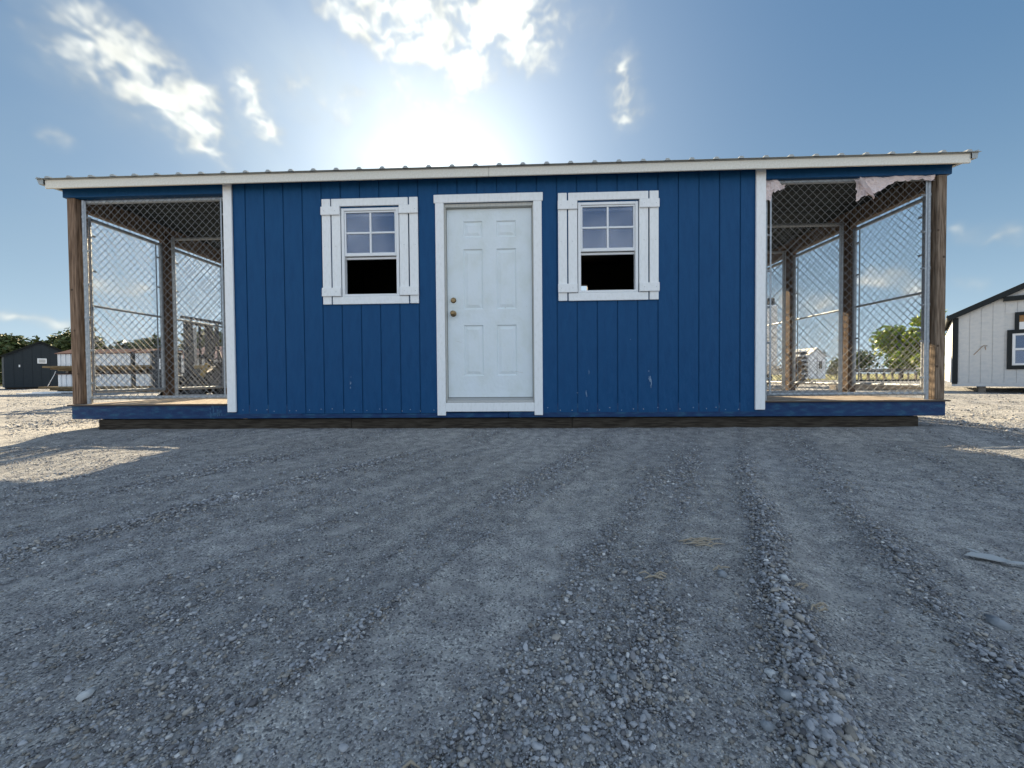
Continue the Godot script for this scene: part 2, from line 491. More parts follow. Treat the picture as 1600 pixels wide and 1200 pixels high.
func ground_h(x: float, z: float) -> float:
	var y := -0.06 * smoothstep(0.0, 0.75, z)
	var u := track_u(x, z)
	y += (0.010 * g_band.get_noise_2d(u * 0.9, z * 0.11) + 0.006 * g_band.get_noise_2d(u * 3.6 + 40.0, z * 0.3) + 0.0022 * g_band.get_noise_2d(u * 16.0, z * 0.9)) * smoothstep(-0.3, 0.5, z + 6.0 * smoothstep(4.6, 6.2, absf(x)))
	var side := smoothstep(4.6, 6.2, absf(x))
	var amp := (1.0 - side * 0.6) * smoothstep(-0.6, 0.7, z + side * 8.0)
	for k in ruts_at(u):
		var r: Array = RUTS[k]
		var q: float = (u - r[0]) / r[1]
		if absf(q) < 2.6:
			y += r[2] * exp(-q * q) * amp * (0.35 + 0.65 * smoothstep(0.6, 2.2, z)) * (0.8 + 0.7 * g_mid.get_noise_2d(z * 0.7 + r[0] * 9.0, x * 0.3))
	if side > 0.0: # tracks that run past both ends of the building
		var v := z - 0.10 * absf(x) + 0.25 * g_big.get_noise_2d(x * 0.6, z)
		y += side * (0.022 * sin(v * 2.6) + 0.016 * sin(v * 5.7 + 1.0) + 0.03 * g_mid.get_noise_2d(x * 0.25, v * 1.4)) * smoothstep(-30.0, -12.0, z)
	y += 0.012 * g_big.get_noise_2d(x, z) * smoothstep(-0.4, 0.4, z + side * 20.0)
	y += 0.007 * g_mid.get_noise_2d(x, z)
	return y

func coarse_at(x: float, z: float) -> float: # 0 swept dust .. 1 loose stones
	var u := track_u(x, z)
	var c := 0.25 + 0.62 * g_band.get_noise_2d(u * 0.9, z * 0.11) + 0.50 * g_band.get_noise_2d(u * 3.6 + 40.0, z * 0.2) + 0.25 * g_mid.get_noise_2d(x * 0.7 + 30.0, z * 0.7)
	for k in ruts_at(u):
		var r: Array = RUTS[k]
		var q: float = (u - r[0]) / (r[1] * 1.1)
		if absf(q) < 2.5:
			c += r[3] * exp(-q * q) * (0.4 + 0.6 * smoothstep(0.6, 2.2, z)) * (0.75 + 0.6 * g_mid.get_noise_2d(z * 0.7 + r[0] * 9.0, x * 0.3))
	return clampf(c, 0.0, 1.0)

func lines(lo: float, hi: float, step: float, growth: float, out_lo: float, out_hi: float) -> PackedFloat32Array:
	var a := PackedFloat32Array()
	var n := int((hi - lo) / step)
	for i in n + 1:
		a.append(lo + (hi - lo) * i / n)
	var st := step
	var p := hi
	while p < out_hi:
		st *= growth
		p += st
		a.append(minf(p, out_hi))
	st = step
	p = lo
	var b := PackedFloat32Array()
	while p > out_lo:
		st *= growth
		p -= st
		b.append(maxf(p, out_lo))
	b.reverse()
	b.append_array(a)
	return b

func make_ground() -> void:
	var xs := lines(-2.4, 3.4, 0.012, 1.045, -900.0, 900.0)
	var zs := lines(-0.1, 3.75, 0.012, 1.045, -900.0, 300.0)
	var nx := xs.size()
	var nz := zs.size()
	var v := PackedVector3Array(); v.resize(nx * nz)
	var nn := PackedVector3Array(); nn.resize(nx * nz)
	var c := PackedColorArray(); c.resize(nx * nz)
	var uv := PackedVector2Array(); uv.resize(nx * nz)
	var uv2 := PackedVector2Array(); uv2.resize(nx * nz)
	for j in nz:
		var z := zs[j]
		for i in nx:
			var x := xs[i]
			var k := j * nx + i
			var y := 0.0
			var far := absf(x) > 60.0 or absf(z) > 60.0
			if not far:
				y = ground_h(x, z)
			var tone := 1.0
			var warm := 0.0
			if absf(x) < 24.0 and z > -24.0:
				var ch := coarse_at(x, z)
				if x > -2.5 and x < 3.5 and z > -0.3:
					y += g_fine.get_noise_2d(x, z) * (0.0018 + 0.005 * ch) + (0.0008 + 0.002 * ch) * g_fine.get_noise_2d(x * 4.3, z * 4.3)
				tone = 1.22 - 0.52 * ch + 0.16 * g_big.get_noise_2d(x * 2.0, z * 2.0)
				warm = (1.0 - ch) * 0.6 + 0.4 * g_big.get_noise_2d(x * 1.3 + 9.0, z * 1.3)
			v[k] = Vector3(x, y, z)
			var b := Color(0.485, 0.495, 0.512).lerp(Color(0.520, 0.510, 0.485), clampf(warm, 0.0, 1.0))
			c[k] = Color(b.r * tone, b.g * tone, b.b * tone)
			uv[k] = Vector2(x, z) / 0.83
			uv2[k] = Vector2(x * 0.87 - z * 0.5, x * 0.5 + z * 0.87) / 1.37
	for j in nz:
		var j0 := maxi(j - 1, 0)
		var j1 := mini(j + 1, nz - 1)
		for i in nx:
			var i0 := maxi(i - 1, 0)
			var i1 := mini(i + 1, nx - 1)
			var dx := (v[j * nx + i1].y - v[j * nx + i0].y) / (xs[i1] - xs[i0])
			var dz := (v[j1 * nx + i].y - v[j0 * nx + i].y) / (zs[j1] - zs[j0])
			nn[j * nx + i] = Vector3(-dx, 1.0, -dz).normalized()
	var idx := PackedInt32Array(); idx.resize((nx - 1) * (nz - 1) * 6)
	var t := 0
	for j in nz - 1:
		for i in nx - 1:
			var a := j * nx + i
			idx[t] = a; idx[t + 1] = a + 1; idx[t + 2] = a + nx
			idx[t + 3] = a + 1; idx[t + 4] = a + nx + 1; idx[t + 5] = a + nx
			t += 6
	var arr := []
	arr.resize(Mesh.ARRAY_MAX)
	arr[Mesh.ARRAY_VERTEX] = v
	arr[Mesh.ARRAY_NORMAL] = nn
	arr[Mesh.ARRAY_COLOR] = c
	arr[Mesh.ARRAY_TEX_UV] = uv
	arr[Mesh.ARRAY_TEX_UV2] = uv2
	arr[Mesh.ARRAY_INDEX] = idx
	var tg := PackedFloat32Array(); tg.resize(nx * nz * 4)
	for k in nx * nz:
		tg[k * 4] = 1.0; tg[k * 4 + 3] = 1.0
	arr[Mesh.ARRAY_TANGENT] = tg
	var m := ArrayMesh.new()
	m.add_surface_from_arrays(Mesh.PRIMITIVE_TRIANGLES, arr)
	var o := obj("ground", m, M.gravel)
	o.set_meta("kind", "structure")
	o.set_meta("label", "grey gravel yard with wheel tracks and stone ridges")
	# dry grass beyond the yard
	var f := geo()
	f.quad(Vector3(-800, 0.03, -34), Vector3(800, 0.03, -30), Vector3(800, 0.03, -850), Vector3(-800, 0.03, -850), Vector3.UP)
	var fo := obj("grass_field", f, M.field)
	fo.set_meta("kind", "structure")
	fo.set_meta("label", "dry yellow green grass field beyond the gravel yard")

func stone_mesh(sd: int, detail: int) -> ArrayMesh:
	# an uneven, flattened pebble
	var r := RandomNumberGenerator.new()
	r.seed = sd
	var g := geo()
	var rings := 3 if detail == 0 else 5
	var sides := 5 if detail == 0 else 9
	var f := noise_of(FastNoiseLite.TYPE_SIMPLEX_SMOOTH, 0.9, sd, 2)
	var sc := Vector3(1.0, r.randf_range(0.42, 0.66), r.randf_range(0.6, 0.9))
	var pts := []
	for j in rings + 1:
		var row := []
		for i in sides:
			var th := PI * j / rings
			var ph := TAU * (i + 0.5 * (j % 2)) / sides
			var d := Vector3(sin(th) * cos(ph), cos(th), sin(th) * sin(ph))
			row.append(d * (0.5 + 0.34 * f.get_noise_3dv(d * 1.5)) * sc)
		pts.append(row)
	for j in rings:
		for i in sides:
			var i2 := (i + 1) % sides
			var a: Vector3 = pts[j][i]; var b: Vector3 = pts[j][i2]; var d: Vector3 = pts[j + 1][i2]; var e: Vector3 = pts[j + 1][i]
			var si := Vector3(1, 1, 1) / (sc * sc)
			if j > 0:
				g.tri3(a, b, d, (a * si).normalized(), (b * si).normalized(), (d * si).normalized())
			if j < rings - 1:
				g.tri3(a, d, e, (a * si).normalized(), (d * si).normalized(), (e * si).normalized())
	return g.mesh()

func stone_color(r: RandomNumberGenerator) -> Color:
	var k := r.randf()
	var t := r.randf_range(0.15, 0.38)
	if k < 0.60:
		return Color(t * 0.97, t * 1.01, t * 1.08)
	if k < 0.82:
		return Color(t * 1.05, t * 0.99, t * 0.90)
	if k < 0.92:
		t *= 0.55
		return Color(t, t, t * 1.06)
	t *= 1.6
	return Color(t, t, t * 0.99)

func scatter(called: String, label: String, count: int, d0: float, d1: float, s0: float, s1: float, px: float, need: float, sd: int, detail: int, pile: float) -> void:
	var r := RandomNumberGenerator.new()
	r.seed = sd
	var kinds := 3
	for kind in kinds:
		var xf: Array[Transform3D] = []
		var cols := PackedColorArray()
		var tries := count * 6 / kinds
		while tries > 0 and xf.size() < count / kinds:
			tries -= 1
			var d := d0 * pow(d1 / d0, r.randf())
			var x := EYE.x - 0.05 + r.randf_range(-1.0, 1.0) * 1.42 * d
			var z := EYE.z - d
			if (z < 0.12 and absf(x) < 4.6 and z > -3.6) or (d0 > 3.0 and absf(x) < 5.0 and z > -4.0):
				continue
			var ch := coarse_at(x, z)
			var want := lerpf(need, 1.0, ch * ch)
			if r.randf() > want:
				continue
			var sz := maxf(s0 * pow(s1 / s0, pow(r.randf(), 2.2)), px * d / 384.0)
			if sz > s1:
				continue
			sz *= 0.75 + 0.5 * ch
			var y := ground_h(x, z) + sz * r.randf_range(0.0, 0.22) + pile * ch * ch * r.randf()
			var b := Basis.from_euler(Vector3(r.randf_range(-0.5, 0.5), r.randf() * TAU, r.randf_range(-0.5, 0.5))).scaled(Vector3.ONE * sz)
			xf.append(Transform3D(b, Vector3(x, y, z)))
			cols.append(stone_color(r))
		var mm := MultiMesh.new()
		mm.transform_format = MultiMesh.TRANSFORM_3D
		mm.use_colors = true
		mm.mesh = stone_mesh(sd * 10 + kind, detail)
		mm.instance_count = xf.size()
		for i in xf.size():
			mm.set_instance_transform(i, xf[i])
			mm.set_instance_color(i, cols[i])
		var o := MultiMeshInstance3D.new()
		o.name = numbered(called)
		o.multimesh = mm
		o.material_override = M.pebble
		o.set_meta("kind", "stuff")
		tag(o, label, "gravel", "loose gravel of the yard")
		add_child(o, true)

func make_gravel() -> void:
	scatter("gravel_grit", "fine grey grit scattered over the nearest gravel", 100000, 0.42, 2.4, 0.0020, 0.0070, 1.3, 0.20, 101, 0, 0.003)
	scatter("gravel_specks", "small grey stones dotted over the yard before the building", 26000, 1.8, 6.0, 0.006, 0.020, 1.25, 0.14, 105, 0, 0.004)
	scatter("gravel_pebbles", "rounded grey pebbles heaped along the wheel tracks", 44000, 0.42, 5.5, 0.0045, 0.014, 1.8, 0.05, 102, 1, 0.010)
	scatter("gravel_stones", "larger grey stones lying loose on the wheel-track ridges", 2200, 0.45, 6.0, 0.010, 0.022, 3.4, 0.04, 103, 1, 0.012)
	scatter("gravel_clods", "stones and clods catching the sun farther out on the yard", 50000, 3.4, 26.0, 0.008, 0.045, 0.7, 0.25, 104, 0, 0.004)

# ---------------------------------------------------------------- kennel building
const GROOVE := 0.2095
var kennel: Node3D

func piece(called: String, lo: Vector3, hi: Vector3, m: Material, parent: Node, bev := 0.003) -> MeshInstance3D:
	return obj(called, geo().span(lo, hi, bev), m, parent)

func siding(wall: Node, x0: float, x1: float, y0: float, y1: float, holes: Array, first: float) -> void:
	var x := first
	while x < x1:
		var a := maxf(x + 0.004, x0)
		var b := minf(x + GROOVE - 0.004, x1)
		var cuts := [[y0, y1]]
		for h in holes:
			if b > h[0] and a < h[1]:
				var next := []
				for q in cuts:
					if h[2] > q[0]:
						next.append([q[0], minf(h[2], q[1])])
					if h[3] < q[1]:
						next.append([maxf(h[3], q[0]), q[1]])
				cuts = next
		for q in cuts:
			if b - a > 0.01 and q[1] - q[0] > 0.01:
				piece("siding_board", Vector3(a, q[0], -0.010), Vector3(b, q[1], 0.0), M.blue, wall, 0.003)
		x += GROOVE

func window_at(x: float, y: float, side: String) -> void:
	var w := obj("window", geo(), M.vinyl, kennel) if false else null
	# vinyl frame
	var g := geo()
	var l := x + 0.207; var r := x + 0.829; var b := y + 0.082; var t := y + 1.022
	g.span(Vector3(l, b, -0.05), Vector3(l + 0.030, t, 0.012), 0.003)
	g.span(Vector3(r - 0.030, b, -0.05), Vector3(r, t, 0.012), 0.003)
	g.span(Vector3(l + 0.030, t - 0.028, -0.05), Vector3(r - 0.030, t, 0.011), 0.003)
	g.span(Vector3(l + 0.030, b, -0.05), Vector3(r - 0.030, b + 0.026, 0.014), 0.003)
	w = obj("window", g, M.vinyl, kennel)
	w.set_meta("label", "white sash window %s of the door, lower half open" % side)
	# upper sash, 2 by 2 panes
	var sl := l + 0.032; var sr := r - 0.032; var st := t - 0.030; var sb := y + 0.515
	var sg := geo()
	sg.span(Vector3(sl, sb, -0.022), Vector3(sl + 0.016, st, 0.002), 0.002)
	sg.span(Vector3(sr - 0.016, sb, -0.022), Vector3(sr, st, 0.002), 0.002)
	sg.span(Vector3(sl + 0.016, st - 0.016, -0.022), Vector3(sr - 0.016, st, 0.001), 0.002)
	sg.span(Vector3(sl + 0.016, sb, -0.022), Vector3(sr - 0.016, sb + 0.034, 0.003), 0.002)
	obj("sash", sg, M.vinyl, w)
	# the raised lower sash behind it
	var lg := geo()
	lg.span(Vector3(sl, sb - 0.028, -0.046), Vector3(sr, sb - 0.004, -0.026), 0.002)
	lg.span(Vector3(sl, sb + 0.245, -0.046), Vector3(sr, sb + 0.262, -0.026), 0.002)
	lg.span(Vector3(sl, st - 0.045, -0.046), Vector3(sr, st - 0.022, -0.026), 0.002)
	obj("raised_sash", lg, M.vinyl, w)
	var mx := (sl + sr) / 2.0
	var my := (sb + 0.034 + st - 0.016) / 2.0
	var mg := geo()
	mg.span(Vector3(mx - 0.010, sb + 0.034, -0.019), Vector3(mx + 0.010, st - 0.016, -0.001), 0.003)
	obj("muntin", mg, M.vinyl, w)
	for k in [[sl + 0.016, mx - 0.010], [mx + 0.010, sr - 0.016]]:
		obj("muntin", geo().span(Vector3(k[0], my - 0.010, -0.0185), Vector3(k[1], my + 0.010, -0.0015), 0.003), M.vinyl, w)
		for q in [[sb + 0.034, my - 0.010], [my + 0.010, st - 0.016]]:
			obj("pane", geo().span(Vector3(k[0], q[0], -0.013), Vector3(k[1], q[1], -0.010)), M.glass, w)
	# the boards of the surround: a top and a bottom board, and a board-and-batten shutter each side
	var top := piece("window_trim", Vector3(x + 0.106, y + 1.041, 0.002), Vector3(x + 0.930, y + 1.121, 0.020), M.white, kennel)
	piece("trim_board", Vector3(x + 0.106, y, 0.002), Vector3(x + 0.930, y + 0.080, 0.020), M.white, top)
	for q in [0, 1]:
		var f := func(a: float) -> float: return x + a if q == 0 else x + 1.036 - a
		var sh := piece("shutter", Vector3(f.call(0.0), y + 0.001, 0.002), Vector3(f.call(0.092), y + 1.122, 0.019), M.white, kennel)
		piece("shutter_board", Vector3(f.call(0.106), y + 0.084, 0.002), Vector3(f.call(0.199), y + 1.037, 0.018), M.white, sh)
		piece("batten", Vector3(f.call(-0.004), y + 0.947, 0.0205), Vector3(f.call(0.199), y + 1.036, 0.036), M.white, sh)
		piece("batten", Vector3(f.call(-0.004), y + 0.085, 0.0205), Vector3(f.call(0.199), y + 0.176, 0.036), M.white, sh)
		for yy in [y + 0.99, y + 0.13, y + 0.62]:
			for xx in [0.03, 0.15]:
				obj("nail", geo().lathe(Vector3(f.call(xx), yy, 0.036 if yy != y + 0.62 else 0.018), Vector3(0, 0, 1), [Vector2(0.0035, 0), Vector2(0.003, 0.001), Vector2(0, 0.0012)], 6), M.galv, sh)

func door_panel(x0: float, x1: float, y0: float, y1: float, z: float) -> Geo:
	var g := geo()
	var steps := [[0.0, 0.0], [0.010, -0.011], [0.020, -0.011], [0.048, -0.003]]
	for k in 3:
		var a: float = steps[k][0]; var b: float = steps[k + 1][0]
		var za: float = z + steps[k][1]; var zb: float = z + steps[k + 1][1]
		var p := [Vector3(x0 + a, y0 + a, za), Vector3(x1 - a, y0 + a, za), Vector3(x1 - a, y1 - a, za), Vector3(x0 + a, y1 - a, za)]
		var q := [Vector3(x0 + b, y0 + b, zb), Vector3(x1 - b, y0 + b, zb), Vector3(x1 - b, y1 - b, zb), Vector3(x0 + b, y1 - b, zb)]
		for i in 4:
			g.quad(p[i], p[(i + 1) % 4], q[(i + 1) % 4], q[i], Vector3(0, 0, 1))
	g.quad(Vector3(x0 + 0.048, y0 + 0.048, z - 0.003), Vector3(x1 - 0.048, y0 + 0.048, z - 0.003), Vector3(x1 - 0.048, y1 - 0.048, z - 0.003), Vector3(x0 + 0.048, y1 - 0.048, z - 0.003), Vector3(0, 0, 1))
	return g

func make_door() -> void:
	var z := -0.050
	var xs := [-0.452, -0.277, -0.068, 0.077, 0.290, 0.458]
	var ys := [0.332, 0.563, 1.108, 1.277, 1.921, 2.045, 2.217, 2.347]
	var g := geo()
	g.span(Vector3(xs[0], ys[0], z - 0.044), Vector3(xs[5], ys[7], z - 0.013))
	for k in [[0, 1], [2, 3], [4, 5]]:
		g.span(Vector3(xs[k[0]], ys[0], z - 0.013), Vector3(xs[k[1]], ys[7], z))
	for k in [[1, 2], [3, 4]]:
		for q in [[0, 1], [2, 3], [4, 5], [6, 7]]:
			g.span(Vector3(xs[k[0]], ys[q[0]], z - 0.013), Vector3(xs[k[1]], ys[q[1]], z - 0.0001))
	var d := obj("door", g, M.door, kennel)
	d.set_meta("label", "white six panel entrance door with two brass locks")
	for k in [[1, 2], [3, 4]]:
		for q in [[1, 2], [3, 4], [5, 6]]:
			obj("door_panel", door_panel(xs[k[0]], xs[k[1]], ys[q[0]], ys[q[1]], z), M.door, d)
	var f := Vector3(0, 0, 1)
	obj("deadbolt", geo().lathe(Vector3(-0.388, 1.376, z), f, [Vector2(0.030, 0), Vector2(0.030, 0.006), Vector2(0.024, 0.014), Vector2(0.021, 0.020), Vector2(0.012, 0.021), Vector2(0, 0.021)], 20), M.brass, d)
	obj("door_knob", geo().lathe(Vector3(-0.389, 1.233, z), f, [Vector2(0.033, 0), Vector2(0.033, 0.005), Vector2(0.016, 0.012), Vector2(0.014, 0.026), Vector2(0.024, 0.034), Vector2(0.028, 0.046), Vector2(0.025, 0.058), Vector2(0.014, 0.064), Vector2(0, 0.065)], 20), M.brass, d)
	# scuffs and rust spots
	for k in [[0.17, 1.29, 0.006, 0.012], [0.31, 0.60, 0.09, 0.003], [-0.33, 0.93, 0.05, 0.002], [0.40, 1.30, 0.004, 0.006]]:
		obj("scuff", geo().box(Vector3(k[0], k[1], z + 0.0006), Vector3(k[2], k[3], 0.001), 0.0, Basis(Vector3(0, 0, 1), -0.2)), M.jamb, d)
	# jamb and sill
	var j := geo()
	j.span(Vector3(-0.474, 0.280, -0.13), Vector3(-0.456, 2.386, -0.006), 0.002)
	j.span(Vector3(0.462, 0.280, -0.13), Vector3(0.480, 2.386, -0.006), 0.002)
	j.span(Vector3(-0.456, 2.352, -0.13), Vector3(0.462, 2.386, -0.006), 0.002)
	obj("door_jamb", j, M.jamb, kennel)
	var th := geo()
	th.prism([Vector2(0.279, 0.010), Vector2(0.300, 0.008), Vector2(0.327, -0.045), Vector2(0.327, -0.11), Vector2(0.279, -0.11)], -0.456, 0.462)
	for i in th.v.size(): # the profile was drawn across; lay it along the doorway
		var p := th.v[i]; th.v[i] = Vector3(p.z, p.x, p.y)
		var q := th.n[i]; th.n[i] = Vector3(q.z, q.x, q.y)
	obj("door_sill", th, M.alu, kennel)
	var t := piece("door_trim", Vector3(-0.575, 2.388, 0.002), Vector3(0.575, 2.474, 0.022), M.white, kennel)
	piece("trim_board", Vector3(-0.560, 0.142, 0.002), Vector3(-0.470, 2.3875, 0.020), M.white, t)
	piece("trim_board", Vector3(0.474, 0.142, 0.002), Vector3(0.562, 2.3875, 0.020), M.white, t)
	piece("trim_board", Vector3(-0.4695, 0.182, 0.002), Vector3(0.4735, 0.2765, 0.018), M.white, t)

func make_kennel() -> void:
	kennel = thing("kennel_building", "long blue wooden kennel building with white door, two windows and roofed wire pens", "kennel")
	var zb := -3.32
	var hw := 2.81
	# walls of the closed middle room: a core with the openings left out, boards on its face
	var wins := [[-1.782 + 0.206, -1.782 + 0.830, 1.339 + 0.081, 1.339 + 1.023], [0.733 + 0.206, 0.733 + 0.830, 1.339 + 0.081, 1.339 + 1.023]]
	var door := [-0.475, 0.481, 0.17, 2.387]
	var g := geo()
	var cols := [-hw, wins[0][0], wins[0][1], door[0], door[1], wins[1][0], wins[1][1], hw]
	for i in cols.size() - 1:
		var a: float = cols[i]; var b: float = cols[i + 1]
		var hole = null
		if i == 1: hole = wins[0]
		if i == 3: hole = door
		if i == 5: hole = wins[1]
		if hole == null:
			g.span(Vector3(a, 0.16, -0.12), Vector3(b, 2.66, -0.0105))
		else:
			g.span(Vector3(a, 0.16, -0.12), Vector3(b, hole[2], -0.0105))
			g.span(Vector3(a, hole[3], -0.12), Vector3(b, 2.66, -0.0105))
	var fw := obj("front_wall", g, M.blue, kennel)
	siding(fw, -hw + 0.04, hw - 0.02, 0.166, 2.655, [wins[0], wins[1], door], -2.6323 - GROOVE)
	# nails along the foot of the siding, paint knocks
	var r := RandomNumberGenerator.new()
	r.seed = 7
	for i in 44:
		var x := -2.70 + i * 0.1235 + r.randf_range(-0.03, 0.03)
		if absf(x) < 0.6: continue
		obj("nail", geo().lathe(Vector3(x, 0.20 + r.randf_range(-0.012, 0.02), 0), Vector3(0, 0, 1), [Vector2(0.005, 0), Vector2(0.0035, 0.001), Vector2(0, 0.0012)], 6), M.scratch if i % 3 == 0 else M.galv, fw)
	for k in [[1.683, 0.505, 0.010, 0.07, 0.25], [1.700, 0.47, 0.006, 0.08, -0.1], [1.672, 0.60, 0.006, 0.015, 0.1], [-1.505, 0.495, 0.006, 0.028, 0.05], [-1.507, 0.445, 0.005, 0.022, -0.05], [0.93, 0.375, 0.007, 0.010, 0.0], [1.02, 0.36, 0.004, 0.07, 0.1], [-1.50, 0.56, 0.004, 0.008, 0.0], [1.05, 0.60, 0.003, 0.05, 0.1], [1.48, 0.93, 0.005, 0.007, 0.0]]:
		var sg := geo()
		for q in 4:
			sg.box(Vector3(k[0] + r.randf_range(-1, 1) * k[2], k[1] + r.randf_range(-0.3, 0.3) * k[3], 0.0004), Vector3(k[2] * 0.5, k[3] * r.randf_range(0.3, 0.8), 0.001), 0.0, Basis(Vector3(0, 0, 1), k[4] + r.randf_range(-0.2, 0.2)))
		obj("paint_scratch", sg, M.scratch, fw)
	var wr := geo()
	for i in 26:
		wr.box(Vector3(-3.02 + 0.10 * clampf(r.randfn() * 0.6, -1.4, 1.4), r.randf_range(0.15, 0.25), 0.0), Vector3(r.randf_range(0.004, 0.016), r.randf_range(0.012, 0.05), 0.001), 0.0, Basis(Vector3(0, 0, 1), r.randf_range(-0.2, 0.2)))
	obj("paint_scratch", wr, M.rub, kennel)
	# back wall with a small open window, end walls, floor of the room
	var bw := geo()
	bw.span(Vector3(-hw, 0.16, zb), Vector3(1.15, 2.66, zb + 0.1))
	bw.span(Vector3(1.55, 0.16, zb), Vector3(hw, 2.66, zb + 0.1))
	bw.span(Vector3(1.15, 0.16, zb), Vector3(1.55, 1.80, zb + 0.1))
	bw.span(Vector3(1.15, 2.265, zb), Vector3(1.55, 2.66, zb + 0.1))
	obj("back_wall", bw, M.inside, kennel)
	for q in [-1.0, 1.0]:
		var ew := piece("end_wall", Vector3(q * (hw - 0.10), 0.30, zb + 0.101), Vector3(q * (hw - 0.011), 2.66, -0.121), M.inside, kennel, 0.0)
		var z := -0.125
		while z > zb + 0.1:
			piece("siding_board", Vector3(q * (hw - 0.010), 0.30, maxf(z - GROOVE + 0.004, zb + 0.101)), Vector3(q * hw, 2.65, z - 0.004), M.blue, ew)
			z -= GROOVE
		piece("corner_trim", Vector3(q * 2.768 if q < 0 else 2.752, 0.188, 0.002), Vector3(q * 2.863 if q < 0 else 2.850, 2.655, 0.024), M.white, kennel, 0.004)
	# platform: skids, rims, floor
	for k in [[-4.39, -1.52], [-1.517, 0.873], [0.876, 4.43]]:
		piece("skid", Vector3(k[0], -0.05, -0.16), Vector3(k[1], 0.108, -0.03), M.skid, kennel, 0.008)
	for k in [[-4.39, 4.43, -1.75], [-4.39, 4.43, -3.24]]:
		piece("skid", Vector3(k[0], -0.05, k[2]), Vector3(k[1], 0.1, k[2] + 0.12), M.skid, kennel, 0.008)
	for k in [[-4.66, -2.05], [-2.047, 0.196], [0.199, 4.66]]:
		piece("rim_joist", Vector3(k[0], 0.117, -0.05), Vector3(k[1], 0.262 if absf(k[0] + k[1]) > 3.0 else 0.164, -0.0006), M.blue_worn, kennel)
	for q in [-1.0, 1.0]:
		piece("rim_joist", Vector3(q * 4.61, 0.117, zb), Vector3(q * 4.66, 0.262, -0.051), M.blue_worn, kennel)
	piece("rim_joist", Vector3(-4.608, 0.117, zb), Vector3(4.608, 0.262, zb + 0.05), M.blue_worn, kennel)
	for q in [-1.0, 1.0]:
		var fl := obj("deck_floor", geo().span(Vector3(q * 2.812, 0.263, zb + 0.01), Vector3(q * 4.685, 0.281, 0.012), 0.003), M.ply, kennel)
		obj("floor_edge", geo().span(Vector3(q * 2.865, 0.2635, 0.0125), Vector3(q * 4.69, 0.279, 0.022), 0.003), M.ply_edge, fl)
		# worn film and dirt left on the boards
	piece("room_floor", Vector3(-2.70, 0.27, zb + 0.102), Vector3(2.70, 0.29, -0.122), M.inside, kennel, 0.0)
	# posts
	var pz := [0.0, -1.06, -2.17, -3.18]
	for q in [-1.0, 1.0]:
		for k in 4:
			var p := geo()
			var z0: float = pz[k]
			p.span(Vector3(q * 4.560, 0.282, z0 - 0.135), Vector3(q * 4.655, 2.556, z0 - 0.004), 0.006)
			var po := obj("post", p, M.post_shaded if k > 0 else (M.post if q < 0 else M.post_grey), kennel)
			if k == 0:
				for y in ([0.62, 1.55, 1.1] if q < 0 else [0.62, 0.83, 2.0, 1.73]):
					var x: float = q * (4.60 + 0.03 * sin(y * 37.0))
					obj("knot", geo().lathe(Vector3(x, y, -0.004), Vector3(0, 0, 1), [Vector2(0.013, 0), Vector2(0.009, 0.0008), Vector2(0, 0.001)], 9), M.knot, po)
	# headers and side beams
	piece("header_beam", Vector3(-4.690, 2.558, -0.09), Vector3(-2.864, 2.655, 0.004), M.blue, kennel, 0.004)
	piece("header_beam", Vector3(2.8505, 2.558, -0.09), Vector3(4.692, 2.655, 0.004), M.blue, kennel, 0.004)
	for q in [-1.0, 1.0]:
		piece("header_beam", Vector3(q * 2.865, 2.42, zb - 0.004), Vector3(q * 4.69, 2.655, zb + 0.08), M.blue, kennel, 0.004)
		piece("side_beam", Vector3(q * 4.565, 2.455, zb + 0.081), Vector3(q * 4.650, 2.655, -0.136), M.post_grey, kennel, 0.004)
	# roof: fascia, ceiling boards, ribbed metal sheets on a low gable
	var x := -4.74
	for k in [[-4.74, 0.02], [0.022, 4.745]]:
		piece("fascia_board", Vector3(k[0], 2.604, 0.098), Vector3(k[1], 2.692, 0.118), M.cream, kennel, 0.003)
	piece("fascia_board", Vector3(-4.74, 2.62, zb - 0.105), Vector3(4.745, 2.69, zb - 0.085), M.cream, kennel, 0.003)
	piece("soffit", Vector3(-4.74, 2.657, 0.005), Vector3(4.745, 2.672, 0.0975), M.blue, kennel, 0.0)
	var ridge_z := zb / 2.0
	var rise := 0.20
	var rf := geo()
	var prof := [Vector2(0.11, 2.694), Vector2(0.11, 2.700), Vector2(ridge_z, 2.70 + rise), Vector2(zb - 0.10, 2.700), Vector2(zb - 0.10, 2.694), Vector2(ridge_z, 2.70 + rise - 0.02)]
	for half in [[prof[0], prof[1], prof[2], prof[5]], [prof[3], prof[4], prof[5], prof[2]]]:
		var h := geo()
		h.prism(half, -4.78, 4.78)
		for i in h.v.size():
			var p := h.v[i]; h.v[i] = Vector3(p.z, p.y, p.x)
			var q := h.n[i]; h.n[i] = Vector3(q.z, q.y, q.x)
		rf.v.append_array(h.v); rf.n.append_array(h.n); rf.c.append_array(h.c)
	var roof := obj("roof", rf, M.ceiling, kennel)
	for q in [-1.0, 1.0]: # gable end boards
		var ge := geo()
		ge.prism([Vector2(-0.0, 2.66), Vector2(0.0, 2.69), Vector2(ridge_z, 2.67 + rise), Vector2(zb, 2.69), Vector2(zb, 2.66)], q * 4.64, q * 4.66)
		for i in ge.v.size():
			var p := ge.v[i]; ge.v[i] = Vector3(p.z, p.y, p.x)
			var nq := ge.n[i]; ge.n[i] = Vector3(nq.z, nq.y, nq.x)
		obj("gable_board", ge, M.blue, roof)
	var nb := 16
